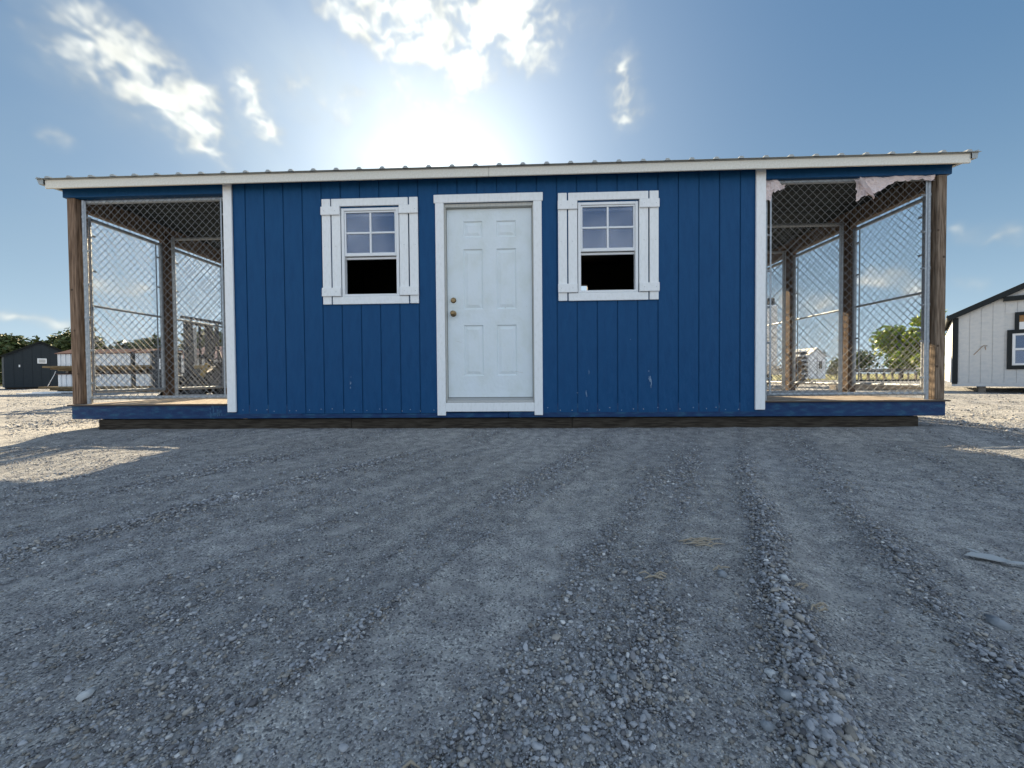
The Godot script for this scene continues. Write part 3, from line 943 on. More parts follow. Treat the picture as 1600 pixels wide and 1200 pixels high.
	for q in [-1.0, 1.0]:
		for k in nb:
			var z0 := -0.092 + (zb + 0.09) * k / nb
			var z1 := -0.092 + (zb + 0.09) * (k + 1) / nb
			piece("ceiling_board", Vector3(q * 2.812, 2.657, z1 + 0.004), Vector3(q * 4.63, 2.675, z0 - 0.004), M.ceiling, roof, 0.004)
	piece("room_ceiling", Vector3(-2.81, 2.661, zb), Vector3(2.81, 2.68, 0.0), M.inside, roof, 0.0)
	var pitch := 0.2335
	for half in [0, 1]:
		var ze: float = 0.145 if half == 0 else zb - 0.13
		var ye := 2.700 - rise * 0.035 / absf(ridge_z)
		var yr := 2.703 + rise
		for k in 10:
			var a := -4.815 + k * 0.963
			var sheet := geo()
			var pr: Array[Vector2] = []
			pr.append(Vector2(a, 0))
			for i in 4:
				var cx := a + 0.13 + i * pitch * 1.031
				for w in [[-0.030, 0.0], [-0.013, 0.021], [0.013, 0.021], [0.030, 0.0]]:
					pr.append(Vector2(cx + w[0], w[1]))
			pr.append(Vector2(a + 0.963, 0))
			for i in pr.size() - 1:
				for lay in [0.0, 0.0022]:
					sheet.quad(Vector3(pr[i].x, ye + pr[i].y + lay, ze), Vector3(pr[i + 1].x, ye + pr[i + 1].y + lay, ze), Vector3(pr[i + 1].x, yr + pr[i + 1].y + lay, ridge_z), Vector3(pr[i].x, yr + pr[i].y + lay, ridge_z), Vector3(0, 1 if lay > 0.0 else -1, 0))
				sheet.quad(Vector3(pr[i].x, ye + pr[i].y, ze), Vector3(pr[i + 1].x, ye + pr[i + 1].y, ze), Vector3(pr[i + 1].x, ye + pr[i + 1].y + 0.0022, ze), Vector3(pr[i].x, ye + pr[i].y + 0.0022, ze), Vector3(0, 0, 1 if half == 0 else -1))
			for i in 4:
				var q := 1 + i * 4
				sheet.quad(Vector3(pr[q].x, ye, ze), Vector3(pr[q + 3].x, ye, ze), Vector3(pr[q + 2].x, ye + 0.021, ze), Vector3(pr[q + 1].x, ye + 0.021, ze), Vector3(0, 0, 1 if half == 0 else -1))
			obj("roof_sheet", sheet, M.roof, roof)
	# folded metal edge along the front eave and at both ends
	piece("drip_edge", Vector3(-4.815, 2.690, 0.119), Vector3(4.80, 2.7005, 0.128), M.roof, roof, 0.002)
	for q in [-1.0, 1.0]:
		for half in [0, 1]:
			var za: float = 0.13 if half == 0 else zb - 0.12
			var ed := geo()
			var xa: float = q * 4.79
			var xb: float = q * 4.825 if q < 0 else 4.805
			ed.quad(Vector3(xa, 2.64, za), Vector3(xb, 2.722, za), Vector3(xb, 2.722 + rise, ridge_z), Vector3(xa, 2.64 + rise, ridge_z), Vector3(q, -0.3, 0))
			ed.quad(Vector3(xa - q * 0.05, 2.640, za), Vector3(xa, 2.640, za), Vector3(xa, 2.640 + rise, ridge_z), Vector3(xa - q * 0.05, 2.640 + rise, ridge_z), Vector3(0, -1, 0))
			ed.quad(Vector3(xa - q * 0.05, 2.640, za), Vector3(xa, 2.64, za), Vector3(xb, 2.722, za), Vector3(xa - q * 0.05, 2.705, za), Vector3(0, 0, 1 if half == 0 else -1))
			obj("rake_edge", ed, M.roof, roof)
	make_door()
	window_at(-1.782, 1.339, "left")
	window_at(0.733, 1.339, "right")

# ---------------------------------------------------------------- chain link
func link_mesh(w: float, h: float, p := 0.083, r := 0.0023) -> Geo:
	# zigzag wires hooked into each other; lies in x,y from the lower left corner
	var g := geo()
	var half := p / 2.0
	var n := int(w / half) - 1
	var m := int(h / half)
	for i in n:
		var pts: Array = []
		for j in m + 1:
			var out := (j + i) % 2
			pts.append(Vector3(half * (i + out) + 0.5 * (w - (n + 1) * half) + half * 0.5, h * j / m, 0.0014 * (1.0 if (j % 2) == 0 else -1.0)))
		for j in m:
			var a: Vector3 = pts[j]
			var b: Vector3 = pts[j + 1]
			var d := (b - a).normalized()
			var sx := d.cross(Vector3(0, 0, 1)).normalized()
			var o := [sx * r, (sx * -0.5 + Vector3(0, 0, 0.866)) * r, (sx * -0.5 - Vector3(0, 0, 0.866)) * r]
			for k in 3:
				var u: Vector3 = o[k]
				var v: Vector3 = o[(k + 1) % 3]
				g.tri3(a + u, a + v, b + v, u.normalized(), v.normalized(), v.normalized())
				g.tri3(a + u, b + v, b + u, u.normalized(), v.normalized(), u.normalized())
	# cut and twisted ends stand past the rails
	for i in range(0, n, 2):
		var x := half * (i + 1) + half * 0.5
		for e in [[0.0, -1.0], [h, 1.0]]:
			g.tube([Vector3(x, e[0], 0), Vector3(x + 0.003, e[0] + e[1] * 0.016, 0.002)], r * 1.1, 3, false)
	return g

func link_panel(label: String, a: Vector3, along: Vector3, w: float, h: float, mid: float, m: Material, out := 1.0, bands := true) -> Node3D:
	var t := thing("chain_link_panel", label, "fence panel", a, "chain-link panels of the kennel pens")
	var ax := along.normalized()
	t.basis = Basis(ax, Vector3.UP, ax.cross(Vector3.UP))
	var r := 0.0205
	for x in [r, w - r]:
		obj("frame_pipe", geo().tube([Vector3(x, -0.045 if h > 2.1 else 0.0, 0), Vector3(x, h, 0)], r, 10), M.galv, t)
	for y in [r, h - r]:
		obj("frame_pipe", geo().tube([Vector3(2.0 * r, y, 0), Vector3(w - 2.0 * r, y, 0)], r, 10), M.galv, t)
	if mid > 0.0:
		obj("brace_pipe", geo().tube([Vector3(2.0 * r, mid, 0), Vector3(w - 2.0 * r, mid, 0)], 0.014, 8), M.galv, t)
	var mo := obj("wire_mesh", link_mesh(w - 0.06, h - 0.03), m, t)
	mo.position = Vector3(0.03, 0.015, out * (r + 0.003))
	mo.set_meta("kind", "stuff")
	for x in [0.062, w - 0.062]:
		obj("tension_bar", geo().box(Vector3(x, h / 2.0, out * (r + 0.004)), Vector3(0.016, h - 0.04, 0.005), 0.001), M.galv, t)
	if bands:
		var k := int(h / 0.36)
		for i in k:
			var y := h * (i + 0.5) / k
			for x in [r, w - r]:
				obj("brace_band", geo().tube([Vector3(x, y - 0.012, 0), Vector3(x, y + 0.012, 0)], r + 0.003, 10), M.galv, t)
				var sx := 1.0 if x < 0.1 else -1.0
				obj("brace_bolt", geo().box(Vector3(x + sx * 0.044, y, 0), Vector3(0.048, 0.020, 0.014), 0.003), M.galv, t)
		var q := int(w / 0.3)
		for i in q: # tie wires round the rails
			var x := w * (i + 0.5) / q
			for y in [r, h - r]:
				obj("tie_wire", geo().tube([Vector3(x, y, 0), Vector3(x + 0.003, y, 0)], r + 0.004, 8, false), M.wire, t)
	return t

func make_pens() -> void:
	var X := Vector3(1, 0, 0)
	link_panel("wide chain-link panel across the front of the left pen", Vector3(-4.535, 0.330, -0.055), X, 1.670, 2.213, 0.0, M.wire)
	link_panel("wide chain-link panel across the front of the right pen, torn wrap on its top rail", Vector3(2.868, 0.322, -0.055), X, 1.672, 2.241, 0.0, M.wire)
	var Z := Vector3(0, 0, -1)
	var zs := [[-0.145, 0.905], [-1.205, 0.955], [-2.315, 0.855]]
	var where := ["nearest the front", "between the second and third posts", "nearest the back"]
	for k in 3:
		link_panel("side chain-link panel of the left pen, " + where[k], Vector3(-4.60, 0.40, zs[k][0]), Z, zs[k][1], 2.01, 1.005, M.wire, -1.0, k < 2)
		link_panel("side chain-link panel of the right pen, " + where[k], Vector3(4.60, 0.40, zs[k][0]), Z, zs[k][1], 2.01, 1.005, M.wire, 1.0, k < 3)
	for k in 2:
		var z: float = [-1.13, -2.24][k]
		var nm: String = ["first", "second"][k]
		link_panel("inner chain-link divider of the left pen, %s behind the front panel" % nm, Vector3(-4.535, 0.30, z), X, 1.70, 2.22, 0.0, M.wire, 1.0, false)
		link_panel("inner chain-link divider of the right pen, %s behind the front panel" % nm, Vector3(2.835, 0.30, z), X, 1.70, 2.22, 0.0, M.wire, 1.0, false)
	link_panel("back chain-link panel closing the rear of the left pen", Vector3(-4.535, 0.30, -3.25), X, 1.70, 2.10, 1.05, M.wire, 1.0, false)
	link_panel("back chain-link panel closing the rear of the right pen", Vector3(2.835, 0.30, -3.25), X, 1.70, 2.10, 1.05, M.wire, 1.0, false)
	# torn wrap left on the right-hand front panel
	torn_wrap("ragged pinkish wrap draped over the top rail by the right post", [[3.76, 2.555, 2.30], [3.80, 2.565, 2.33], [3.86, 2.57, 2.37], [3.93, 2.572, 2.385], [4.0, 2.57, 2.41], [4.06, 2.572, 2.455], [4.14, 2.572, 2.49], [4.25, 2.572, 2.505], [4.36, 2.568, 2.512], [4.45, 2.565, 2.508], [4.53, 2.572, 2.50]])
	torn_wrap("crumpled pinkish wrap scrap hanging at the white corner trim", [[2.862, 2.545, 2.33], [2.885, 2.565, 2.345], [2.91, 2.575, 2.33], [2.94, 2.58, 2.42], [2.97, 2.57, 2.425], [3.0, 2.55, 2.44], [3.03, 2.50, 2.455], [3.05, 2.505, 2.46]])

func torn_wrap(label: String, cols: Array) -> void:
	var f := noise_of(FastNoiseLite.TYPE_SIMPLEX_SMOOTH, 9.0, 91 + cols.size(), 3)
	var g := geo()
	var rows := 12
	var fine: Array = []
	for i in cols.size() - 1:
		for k in 4:
			fine.append([lerpf(cols[i][0], cols[i + 1][0], k / 4.0), lerpf(cols[i][1], cols[i + 1][1], k / 4.0), lerpf(cols[i][2], cols[i + 1][2], k / 4.0)])
	fine.append(cols[-1])
	var pt := func(i: int, j: int) -> Vector3:
		var q: Array = fine[i]
		var t := float(j) / rows
		var y := lerpf(q[1] + 0.006 * f.get_noise_2d(i * 0.1, 5.0), q[2] + 0.022 * f.get_noise_2d(i * 0.14, 9.0), t)
		var over := sin(minf(t * 3.0, 1.0) * PI * 0.5)
		return Vector3(q[0] + 0.012 * f.get_noise_2d(t, i * 0.05), y, -0.040 + 0.034 * over + 0.022 * f.get_noise_3d(q[0] * 1.2, y * 1.2, 0.0) + 0.012 * f.get_noise_3d(q[0] * 5.0, y * 4.0, 3.0))
	for i in fine.size() - 1:
		for j in rows:
			g.quad(pt.call(i, j), pt.call(i + 1, j), pt.call(i + 1, j + 1), pt.call(i, j + 1), Vector3(0, 0, 1))
	if cols.size() > 9:
		var cl := [[3.765, 2.535, 0.010, 0.030], [3.772, 2.48, 0.030, 0.045], [3.785, 2.42, 0.050, 0.055], [3.80, 2.37, 0.040, 0.070], [3.83, 2.335, 0.055, 0.060], [3.87, 2.315, 0.040, 0.030]]
		for i in cl.size() - 1:
			for j in 4:
				var f0 := j / 4.0
				var f1 := (j + 1) / 4.0
				var bend := func(a: Array, q: float) -> Vector3: return Vector3(a[0] + a[3] * q, a[1] - 0.25 * a[3] * q, 0.012 + a[2] + 0.018 * sin(q * 5.0 + a[1] * 30.0))
				g.quad(bend.call(cl[i], f0), bend.call(cl[i], f1), bend.call(cl[i + 1], f1), bend.call(cl[i + 1], f0), Vector3(0, 0, 1))
	tag(obj("torn_wrap", g, M.wrap), label, "wrap", "scraps of torn wrap on the right pen")

# ---------------------------------------------------------------- background things
func ribbed(lo: Vector3, hi: Vector3, step: float) -> Geo:
	var g := geo().span(lo, hi, 0.0)
	var x := lo.x + step * 0.5
	while x < hi.x - 0.05:
		g.span(Vector3(x, lo.y + 0.01, hi.z), Vector3(x + 0.045, hi.y - 0.01, hi.z + 0.035))
		x += step
	return g

func make_dark_shed() -> void:
	var t := thing("dark_shed", "dark charcoal gabled shed with a small white vent window, far left", "shed", Vector3(-31.72, 0, -18.37))
	t.rotation.y = deg_to_rad(56.0)
	var w := 2.92
	var m := w / 2.0
	var dp := 5.0
	var g := geo()
	g.prism([Vector2(0, 0.12), Vector2(w, 0.12), Vector2(w, 2.10), Vector2(m, 3.00), Vector2(0, 2.10)], -dp, 0.0)
	var wall := obj("wall", g, M.shed_dark, t)
	for k in 8:
		var a := 0.015 + k * w / 8.0
		var b := a + w / 8.0 - 0.02
		var ya := 2.07 + 0.90 * (1.0 - absf(a - m) / m)
		var yb := 2.07 + 0.90 * (1.0 - absf(b - m) / m)
		obj("siding_board", geo().prism([Vector2(a, 0.14), Vector2(b, 0.14), Vector2(b, yb), Vector2(a, ya)], 0.001, 0.014), M.shed_dark, wall)
	var rf := geo()
	for q in [[-0.10, 1.0], [w + 0.10, 1.0]]:
		rf.beam(Vector3(q[0], 2.06, 0.05), Vector3(m, 3.05, 0.05), 0.16, 0.09)
		rf.quad(Vector3(q[0], 2.11, 0.13), Vector3(m, 3.105, 0.13), Vector3(m, 3.105, -dp - 0.1), Vector3(q[0], 2.11, -dp - 0.1), Vector3.UP)
	obj("roof", rf, M.shed_roof, t)
	var wn := obj("window", geo().span(Vector3(1.305, 1.645, 0.016), Vector3(1.69, 1.97, 0.05), 0.01), M.white, t)
	obj("pane", geo().span(Vector3(1.355, 1.70, 0.051), Vector3(1.64, 1.915, 0.056)), M.alu, wn)
	obj("outlet_box", geo().span(Vector3(0.56, 1.405, 0.016), Vector3(0.62, 1.545, 0.05), 0.005), M.white, t)
	obj("skid", geo().span(Vector3(0.1, -0.05, -dp), Vector3(w - 0.1, 0.119, -0.1)), M.skid, t)

func make_stack() -> void:
	# two tiers of white ribbed bundles under red caps, on lumber
	var z := -12.0
	var tiers := [[0.28, 0.81, "lower"], [1.18, 1.70, "upper"]]
	for k in tiers:
		for q in [[-20.12, -16.82, "long"], [-16.58, -15.93, "short"]]:
			var t := thing("panel_bundle", "%s white ribbed metal bundle in the %s tier of the stack behind the left pen" % [q[2], k[2]], "bundle", Vector3.ZERO, "white panel bundles in the two-tier stack")
			obj("side", ribbed(Vector3(q[0], k[0], z - 1.6), Vector3(q[1], k[1] + 0.001, z), 0.23), M.white_metal, t)
			var cap := geo()
			var top: float = k[1] + (0.23 if k[2] == "upper" else 0.06)
			cap.prism([Vector2(k[1], z + 0.06), Vector2(k[1] + 0.02, z + 0.09), Vector2(top, z - 0.5), Vector2(top, z - 1.6), Vector2(k[1], z - 1.62)], q[0] - 0.04, q[1] + 0.03)
			for i in cap.v.size():
				var p := cap.v[i]; cap.v[i] = Vector3(p.z, p.x, p.y)
				var m := cap.n[i]; cap.n[i] = Vector3(m.z, m.x, m.y)
			obj("cap", cap, M.red_cap, t)
	for k in [[0.28, 0.86, "lower"], [1.18, 1.75, "upper"]]:  # black fillers paint the shade of the gaps between the bundles
		tag(obj("gap_shade", geo().span(Vector3(-16.815, k[0], z - 1.4), Vector3(-16.585, k[1], z - 0.03), 0.01), M.black), "dark filler standing in for shade in the gap between long and short white bundles, %s tier" % k[2], "gap_shade", "dark gap fillers standing in for shade in the stack")
	for k in [[1.10, 1.18, -20.71, -15.9, 0.10, "topmost board ledge under the upper white bundles"], [1.03, 1.098, -20.45, -15.9, 0.02, "second board under the upper white bundles"], [0.96, 1.028, -20.2, -16.2, -0.05, "short board low under the upper white bundles"], [0.20, 0.28, -20.89, -15.9, 0.12, "topmost long board under the lower white bundles"], [0.10, 0.198, -20.5, -15.9, 0.02, "second long board under the lower white bundles"]]:
		tag(obj("lumber_board", geo().span(Vector3(k[2], k[0], z - 1.5), Vector3(k[3], k[1], z + k[4]), 0.006), M.lumber), "tan " + k[5] + " left of the kennel", "board", "boards under the white bundles")
	for k in [[0.86, 0.958, -19.9, -16.0], [0.02, 0.098, -20.3, -16.0]]:
		var x: float = k[2]
		while x < k[3]:
			tag(obj("wood_block", geo().span(Vector3(x, k[0], z - 1.5), Vector3(x + 0.12, k[1], z - 0.1), 0.005), M.grey_wood), "short wooden spacer block between the tiers of white bundles" if k[0] > 0.5 else "short wooden spacer block on the ground under the white bundles", "block", "spacer blocks in the stack")
			x += 0.9
	for k in [[-20.6, -18.6, 0.030, 0.065, 0.35], [-20.75, -19.3, -0.01, 0.028, 0.75]]:
		tag(obj("loose_board", geo().span(Vector3(k[0], k[2], z + 0.2 + k[4] - 0.5), Vector3(k[1], k[3], z + 0.2 + k[4]), 0.004), M.white_metal), "pale loose sheet on the gravel %s the white stack" % ("just below" if k[4] < 0.5 else "farthest in front of"), "sheet", "loose pale sheets at the stack")
	var dk := thing("crate_tower", "dark tall crate standing at the right end of the white stack", "crate", Vector3(-15.85, 0, -12.0))
	obj("shell", geo().span(Vector3(0, 0.05, -1.0), Vector3(0.42, 1.72, 0.0), 0.02), M.dark, dk)
	obj("lid", geo().span(Vector3(-0.03, 1.721, -1.03), Vector3(0.45, 1.80, 0.03), 0.02), M.black, dk)
	obj("label_plate", geo().span(Vector3(0.30, 1.0, 0.001), Vector3(0.40, 1.45, 0.012), 0.0), M.white, dk)
	tag(obj("strap", geo().tube([Vector3(-20.15, 0.95, -11.95), Vector3(-20.2, 0.8, -11.93), Vector3(-20.35, 0.5, -11.9), Vector3(-20.45, 0.3, -11.88)], 0.012, 5), M.white_metal), "pale strap hanging at the left end of the white stack", "strap")
	tag(obj("white_block", geo().span(Vector3(-35.5, 0.14, -18.2), Vector3(-32.3, 0.36, -17.4), 0.02), M.white), "long white slab lying left of the charcoal shed", "slab")

func make_forklift() -> void:
	var t := thing("forklift", "dark forklift with yellow struts parked behind the left pen", "forklift", Vector3(-9.8, 0, -7.0))
	var mg := geo()
	for z in [0.0, -0.75]:
		mg.span(Vector3(0.0, 0.10, z - 0.08), Vector3(0.10, 2.32, z), 0.005)
		mg.span(Vector3(0.115, 0.12, z - 0.10), Vector3(0.21, 2.25, z - 0.02), 0.005)
	for y in [0.5, 1.2, 2.2]:
		mg.span(Vector3(0.02, y, -0.75), Vector3(0.09, y + 0.10, -0.081))
	obj("mast", mg, M.dark, t)
	for z in [-0.25, -0.6]:
		obj("fork", geo().prism([Vector2(-1.0, 0.06), Vector2(-0.02, 0.06), Vector2(-0.02, 0.75), Vector2(-0.07, 0.75), Vector2(-0.07, 0.11), Vector2(-1.0, 0.08)], z, z + 0.11), M.dark, t)
	obj("chain", geo().tube([Vector3(0.16, 0.3, -0.4), Vector3(0.16, 2.2, -0.4)], 0.035, 6), M.black, t)
	obj("cylinder", geo().tube([Vector3(0.26, 0.4, -0.1), Vector3(0.26, 2.1, -0.1)], 0.05, 8), M.alu, t)
	obj("carriage", geo().span(Vector3(-0.03, 0.40, -0.80), Vector3(-0.002, 0.75, 0.02), 0.01), M.dark, t)
	var gd := geo()
	for z in [0.06, -0.9]:
		gd.beam(Vector3(-0.02, 2.40, z), Vector3(1.55, 2.14, z), 0.06, 0.07, 0.01)
		gd.beam(Vector3(1.10, 2.20, z), Vector3(0.92, 1.15, z), 0.06, 0.08, 0.01)
		gd.beam(Vector3(1.52, 2.15, z), Vector3(1.62, 1.0, z), 0.06, 0.08, 0.01)
		gd.beam(Vector3(0.30, 2.33, z), Vector3(0.34, 1.0, z), 0.05, 0.07, 0.01)
	for k in 7:
		var f := k / 6.0
		gd.beam(Vector3(lerpf(0.02, 1.5, f), lerpf(2.42, 2.17, f), 0.06), Vector3(lerpf(0.02, 1.5, f), lerpf(2.42, 2.17, f), -0.9), 0.05, 0.035)
	obj("overhead_guard", gd, M.dark, t)
	var b := geo()
	b.prism([Vector2(0.32, 0.35), Vector2(2.1, 0.35), Vector2(2.15, 1.05), Vector2(1.25, 1.12), Vector2(1.2, 0.85), Vector2(0.75, 0.75), Vector2(0.32, 0.95)], -0.95, 0.05)
	obj("body", b, M.dark, t)
	obj("counterweight", geo().span(Vector3(1.75, 0.3, -1.0), Vector3(2.35, 1.15, 0.1), 0.08), M.black, t)
	var st := obj("seat", geo().span(Vector3(0.72, 0.95, -0.65), Vector3(1.20, 1.08, -0.2), 0.04), M.black, t)
	obj("seat_back", geo().box(Vector3(1.24, 1.32, -0.42), Vector3(0.12, 0.55, 0.45), 0.05, Basis(Vector3(0, 0, 1), -0.2)), M.black, st)
	obj("hose", geo().tube([Vector3(0.3, 1.25, -0.3), Vector3(0.5, 1.5, -0.35), Vector3(0.75, 1.42, -0.4), Vector3(0.85, 1.1, -0.4)], 0.02, 6), M.black, t)
	var wh := geo()
	for k in 20:
		var a := TAU * k / 20.0
		var a2 := TAU * (k + 1) / 20.0
		var bs := Basis(Vector3(0, 0, 1), -0.6)
		wh.tube([Vector3(0.58, 1.28, -0.42) + bs * (Vector3(0, cos(a), sin(a)) * 0.19), Vector3(0.58, 1.28, -0.42) + bs * (Vector3(0, cos(a2), sin(a2)) * 0.19)], 0.014, 5, false)
	wh.tube([Vector3(0.58, 1.28, -0.42), Vector3(0.42, 0.92, -0.42)], 0.025, 6)
	obj("steering_wheel", wh, M.black, t)
	obj("strut", geo().beam(Vector3(0.55, 0.50, 0.09), Vector3(0.80, 1.00, 0.09), 0.05, 0.14, 0.01), M.yellow, t)
	obj("step_plate", geo().span(Vector3(0.40, 0.86, 0.052), Vector3(0.66, 0.96, 0.10), 0.01), M.yellow, t)
	for k in [[0.42, 0.36], [1.9, 0.29]]:
		for z in [0.0, -0.95]:
			var ty := obj("wheel", geo().lathe(Vector3(k[0], k[1], z - 0.02), Vector3(0, 0, 1), [Vector2(k[1] * 0.55, -0.01), Vector2(k[1] * 0.95, -0.01), Vector2(k[1], 0.03), Vector2(k[1], 0.17), Vector2(k[1] * 0.95, 0.21), Vector2(k[1] * 0.55, 0.21)], 20), M.tyre, t)
			obj("rim", geo().lathe(Vector3(k[0], k[1], z - 0.02), Vector3(0, 0, 1), [Vector2(0, 0.0), Vector2(k[1] * 0.56, 0.0), Vector2(k[1] * 0.56, 0.17), Vector2(0.06, 0.15), Vector2(0, 0.19)], 16), M.dark, ty)

func make_pink_house() -> void:
	var t := thing("low_building", "low building with a faded pink metal roof behind the forklift", "building", Vector3(-22.4, 0, -20.0))
	obj("wall", geo().span(Vector3(0.3, 0, -5.0), Vector3(6.5, 1.95, 0), 0.0), M.grey_siding, t)
	var r := geo()
	r.quad(Vector3(0, 1.93, 0.3), Vector3(6.8, 1.93, 0.3), Vector3(6.8, 2.86, -2.5), Vector3(0, 2.86, -2.5), Vector3.UP)
	r.quad(Vector3(0, 1.93, -5.3), Vector3(6.8, 1.93, -5.3), Vector3(6.8, 2.86, -2.5), Vector3(0, 2.86, -2.5), Vector3.UP)
	for k in 23:
		r.beam(Vector3(k * 0.3 + 0.05, 1.95, 0.3), Vector3(k * 0.3 + 0.05, 2.88, -2.5), 0.04, 0.03)
	r.span(Vector3(0, 1.86, 0.28), Vector3(6.8, 1.929, 0.32))
	obj("roof", r, M.pink_roof, t)

func make_cabin() -> void:
	var t := thing("grey_cabin", "pale grey gabled cabin with black trim and windows at the right edge", "cabin", Vector3(12.727, 0.0, -7.543))
	t.rotation.y = deg_to_rad(-45.0)
	var w := 4.4
	var sl := 0.54
	var eave := 2.10
	var peak := eave + sl * w / 2.0
	var dp := 6.0
	var g := geo()
	g.prism([Vector2(0.001, 0.27), Vector2(w, 0.27), Vector2(w, eave), Vector2(w / 2.0, peak), Vector2(0.001, eave)], -dp, -0.012)
	var wall := obj("wall", g, M.grey_siding, t)
	var x := 0.115
	while x < 2.2:
		var b := minf(x + 0.205, w / 2.0)
		var y0 := eave + sl * x - 0.03
		var y1 := eave + sl * b - 0.03
		var cuts := [[0.275, y0, y1]]
		if b > 0.99 and x < 1.68:
			cuts = [[0.275, 0.67, 0.67], [2.14, y0, y1]]
		for q in cuts:
			obj("siding_board", geo().prism([Vector2(x + 0.004, q[0]), Vector2(b - 0.004, q[0]), Vector2(b - 0.004, q[2]), Vector2(x + 0.004, q[1])], -0.011, 0.0), M.grey_siding, wall)
		x += 0.205
	piece("corner_trim", Vector3(0.0, 0.24, 0.002), Vector3(0.108, eave + 0.03, 0.03), M.trim_black, t)
	piece("sill_board", Vector3(0.0, 0.17, -0.02), Vector3(w, 0.269, 0.004), M.grey_siding, t)
	var r := geo()
	for q in [0.0, 1.0]:
		var a := Vector3(-0.10 if q == 0.0 else w + 0.10, eave + 0.02, 0.12)
		var b := Vector3(w / 2.0, peak + 0.08, 0.12)
		r.beam(a, b, 0.05, 0.14, 0.005)
		var o := Vector3(0, 0.08, 0)
		var dz := Vector3(0, 0, -dp - 0.4)
		r.quad(a + o, b + o, b + o + dz, a + o + dz, Vector3.UP)
		r.quad(a + o * 0.6, b + o * 0.6, b + o * 0.6 + dz, a + o * 0.6 + dz, Vector3.DOWN)
		r.span(Vector3(a.x - 0.01, a.y - 0.04, -dp - 0.2), Vector3(a.x + 0.01, a.y + 0.10, 0.13))
	obj("roof", r, M.trim_black, t)
	piece("gable_beam", Vector3(0.90, 2.48, 0.02), Vector3(w - 0.90, 2.60, 0.09), M.trim_black, t)
	var wn := geo()
	wn.span(Vector3(0.976, 0.64, 0.002), Vector3(1.06, 1.70, 0.035), 0.004)
	wn.span(Vector3(1.61, 0.64, 0.002), Vector3(1.694, 1.70, 0.035), 0.004)
	wn.span(Vector3(1.06, 0.64, 0.002), Vector3(1.61, 0.744, 0.034), 0.004)
	wn.span(Vector3(1.06, 1.60, 0.002), Vector3(1.61, 1.70, 0.034), 0.004)
	var wi := obj("window", wn, M.trim_black, t)
	var fr := geo()
	fr.span(Vector3(1.06, 0.744, 0.002), Vector3(1.115, 1.60, 0.022), 0.004)
	fr.span(Vector3(1.555, 0.744, 0.002), Vector3(1.61, 1.60, 0.022), 0.004)
	for y in [0.744, 1.15, 1.545]:
		fr.span(Vector3(1.115, y, 0.002), Vector3(1.555, y + 0.055, 0.021), 0.004)
	obj("frame", fr, M.vinyl, wi)
	obj("blind", geo().span(Vector3(1.115, 0.799, -0.008), Vector3(1.555, 1.15, -0.004)), M.white, wi)
	obj("blind", geo().span(Vector3(1.115, 1.205, -0.008), Vector3(1.555, 1.545, -0.004)), M.grey_stone, wi)
	for q in [[0.799, 1.15], [1.205, 1.545]]:
		obj("pane", geo().span(Vector3(1.115, q[0], 0.004), Vector3(1.555, q[1], 0.007)), M.glass, wi)
	var w2 := geo()
	w2.span(Vector3(1.098, 1.701, 0.002), Vector3(1.17, 2.165, 0.035), 0.004)
	w2.span(Vector3(1.50, 1.701, 0.002), Vector3(1.572, 2.165, 0.035), 0.004)
	w2.span(Vector3(1.17, 2.08, 0.002), Vector3(1.50, 2.165, 0.034), 0.004)
	var wo := obj("window", w2, M.trim_black, t)
	obj("frame", geo().span(Vector3(1.17, 1.701, 0.002), Vector3(1.50, 1.90, 0.02)), M.vinyl, wo)
	obj("pane", geo().span(Vector3(1.17, 1.901, 0.002), Vector3(1.50, 2.079, 0.008)), M.tan, wo)
	obj("cable", geo().tube([Vector3(0.40, 1.06, 0.008), Vector3(0.47, 1.16, 0.008), Vector3(0.53, 1.26, 0.008), Vector3(0.59, 1.32, 0.014), Vector3(0.64, 1.31, 0.008), Vector3(0.60, 1.28, 0.008), Vector3(0.615, 1.19, 0.008)], 0.006, 5), M.tan, t)
	for k in [0.50, 1.7, 3.1]:
		obj("skid_block", geo().span(Vector3(k, -0.05, -0.7), Vector3(k + 0.13, 0.169, -0.04), 0.0), M.grey_wood, t)

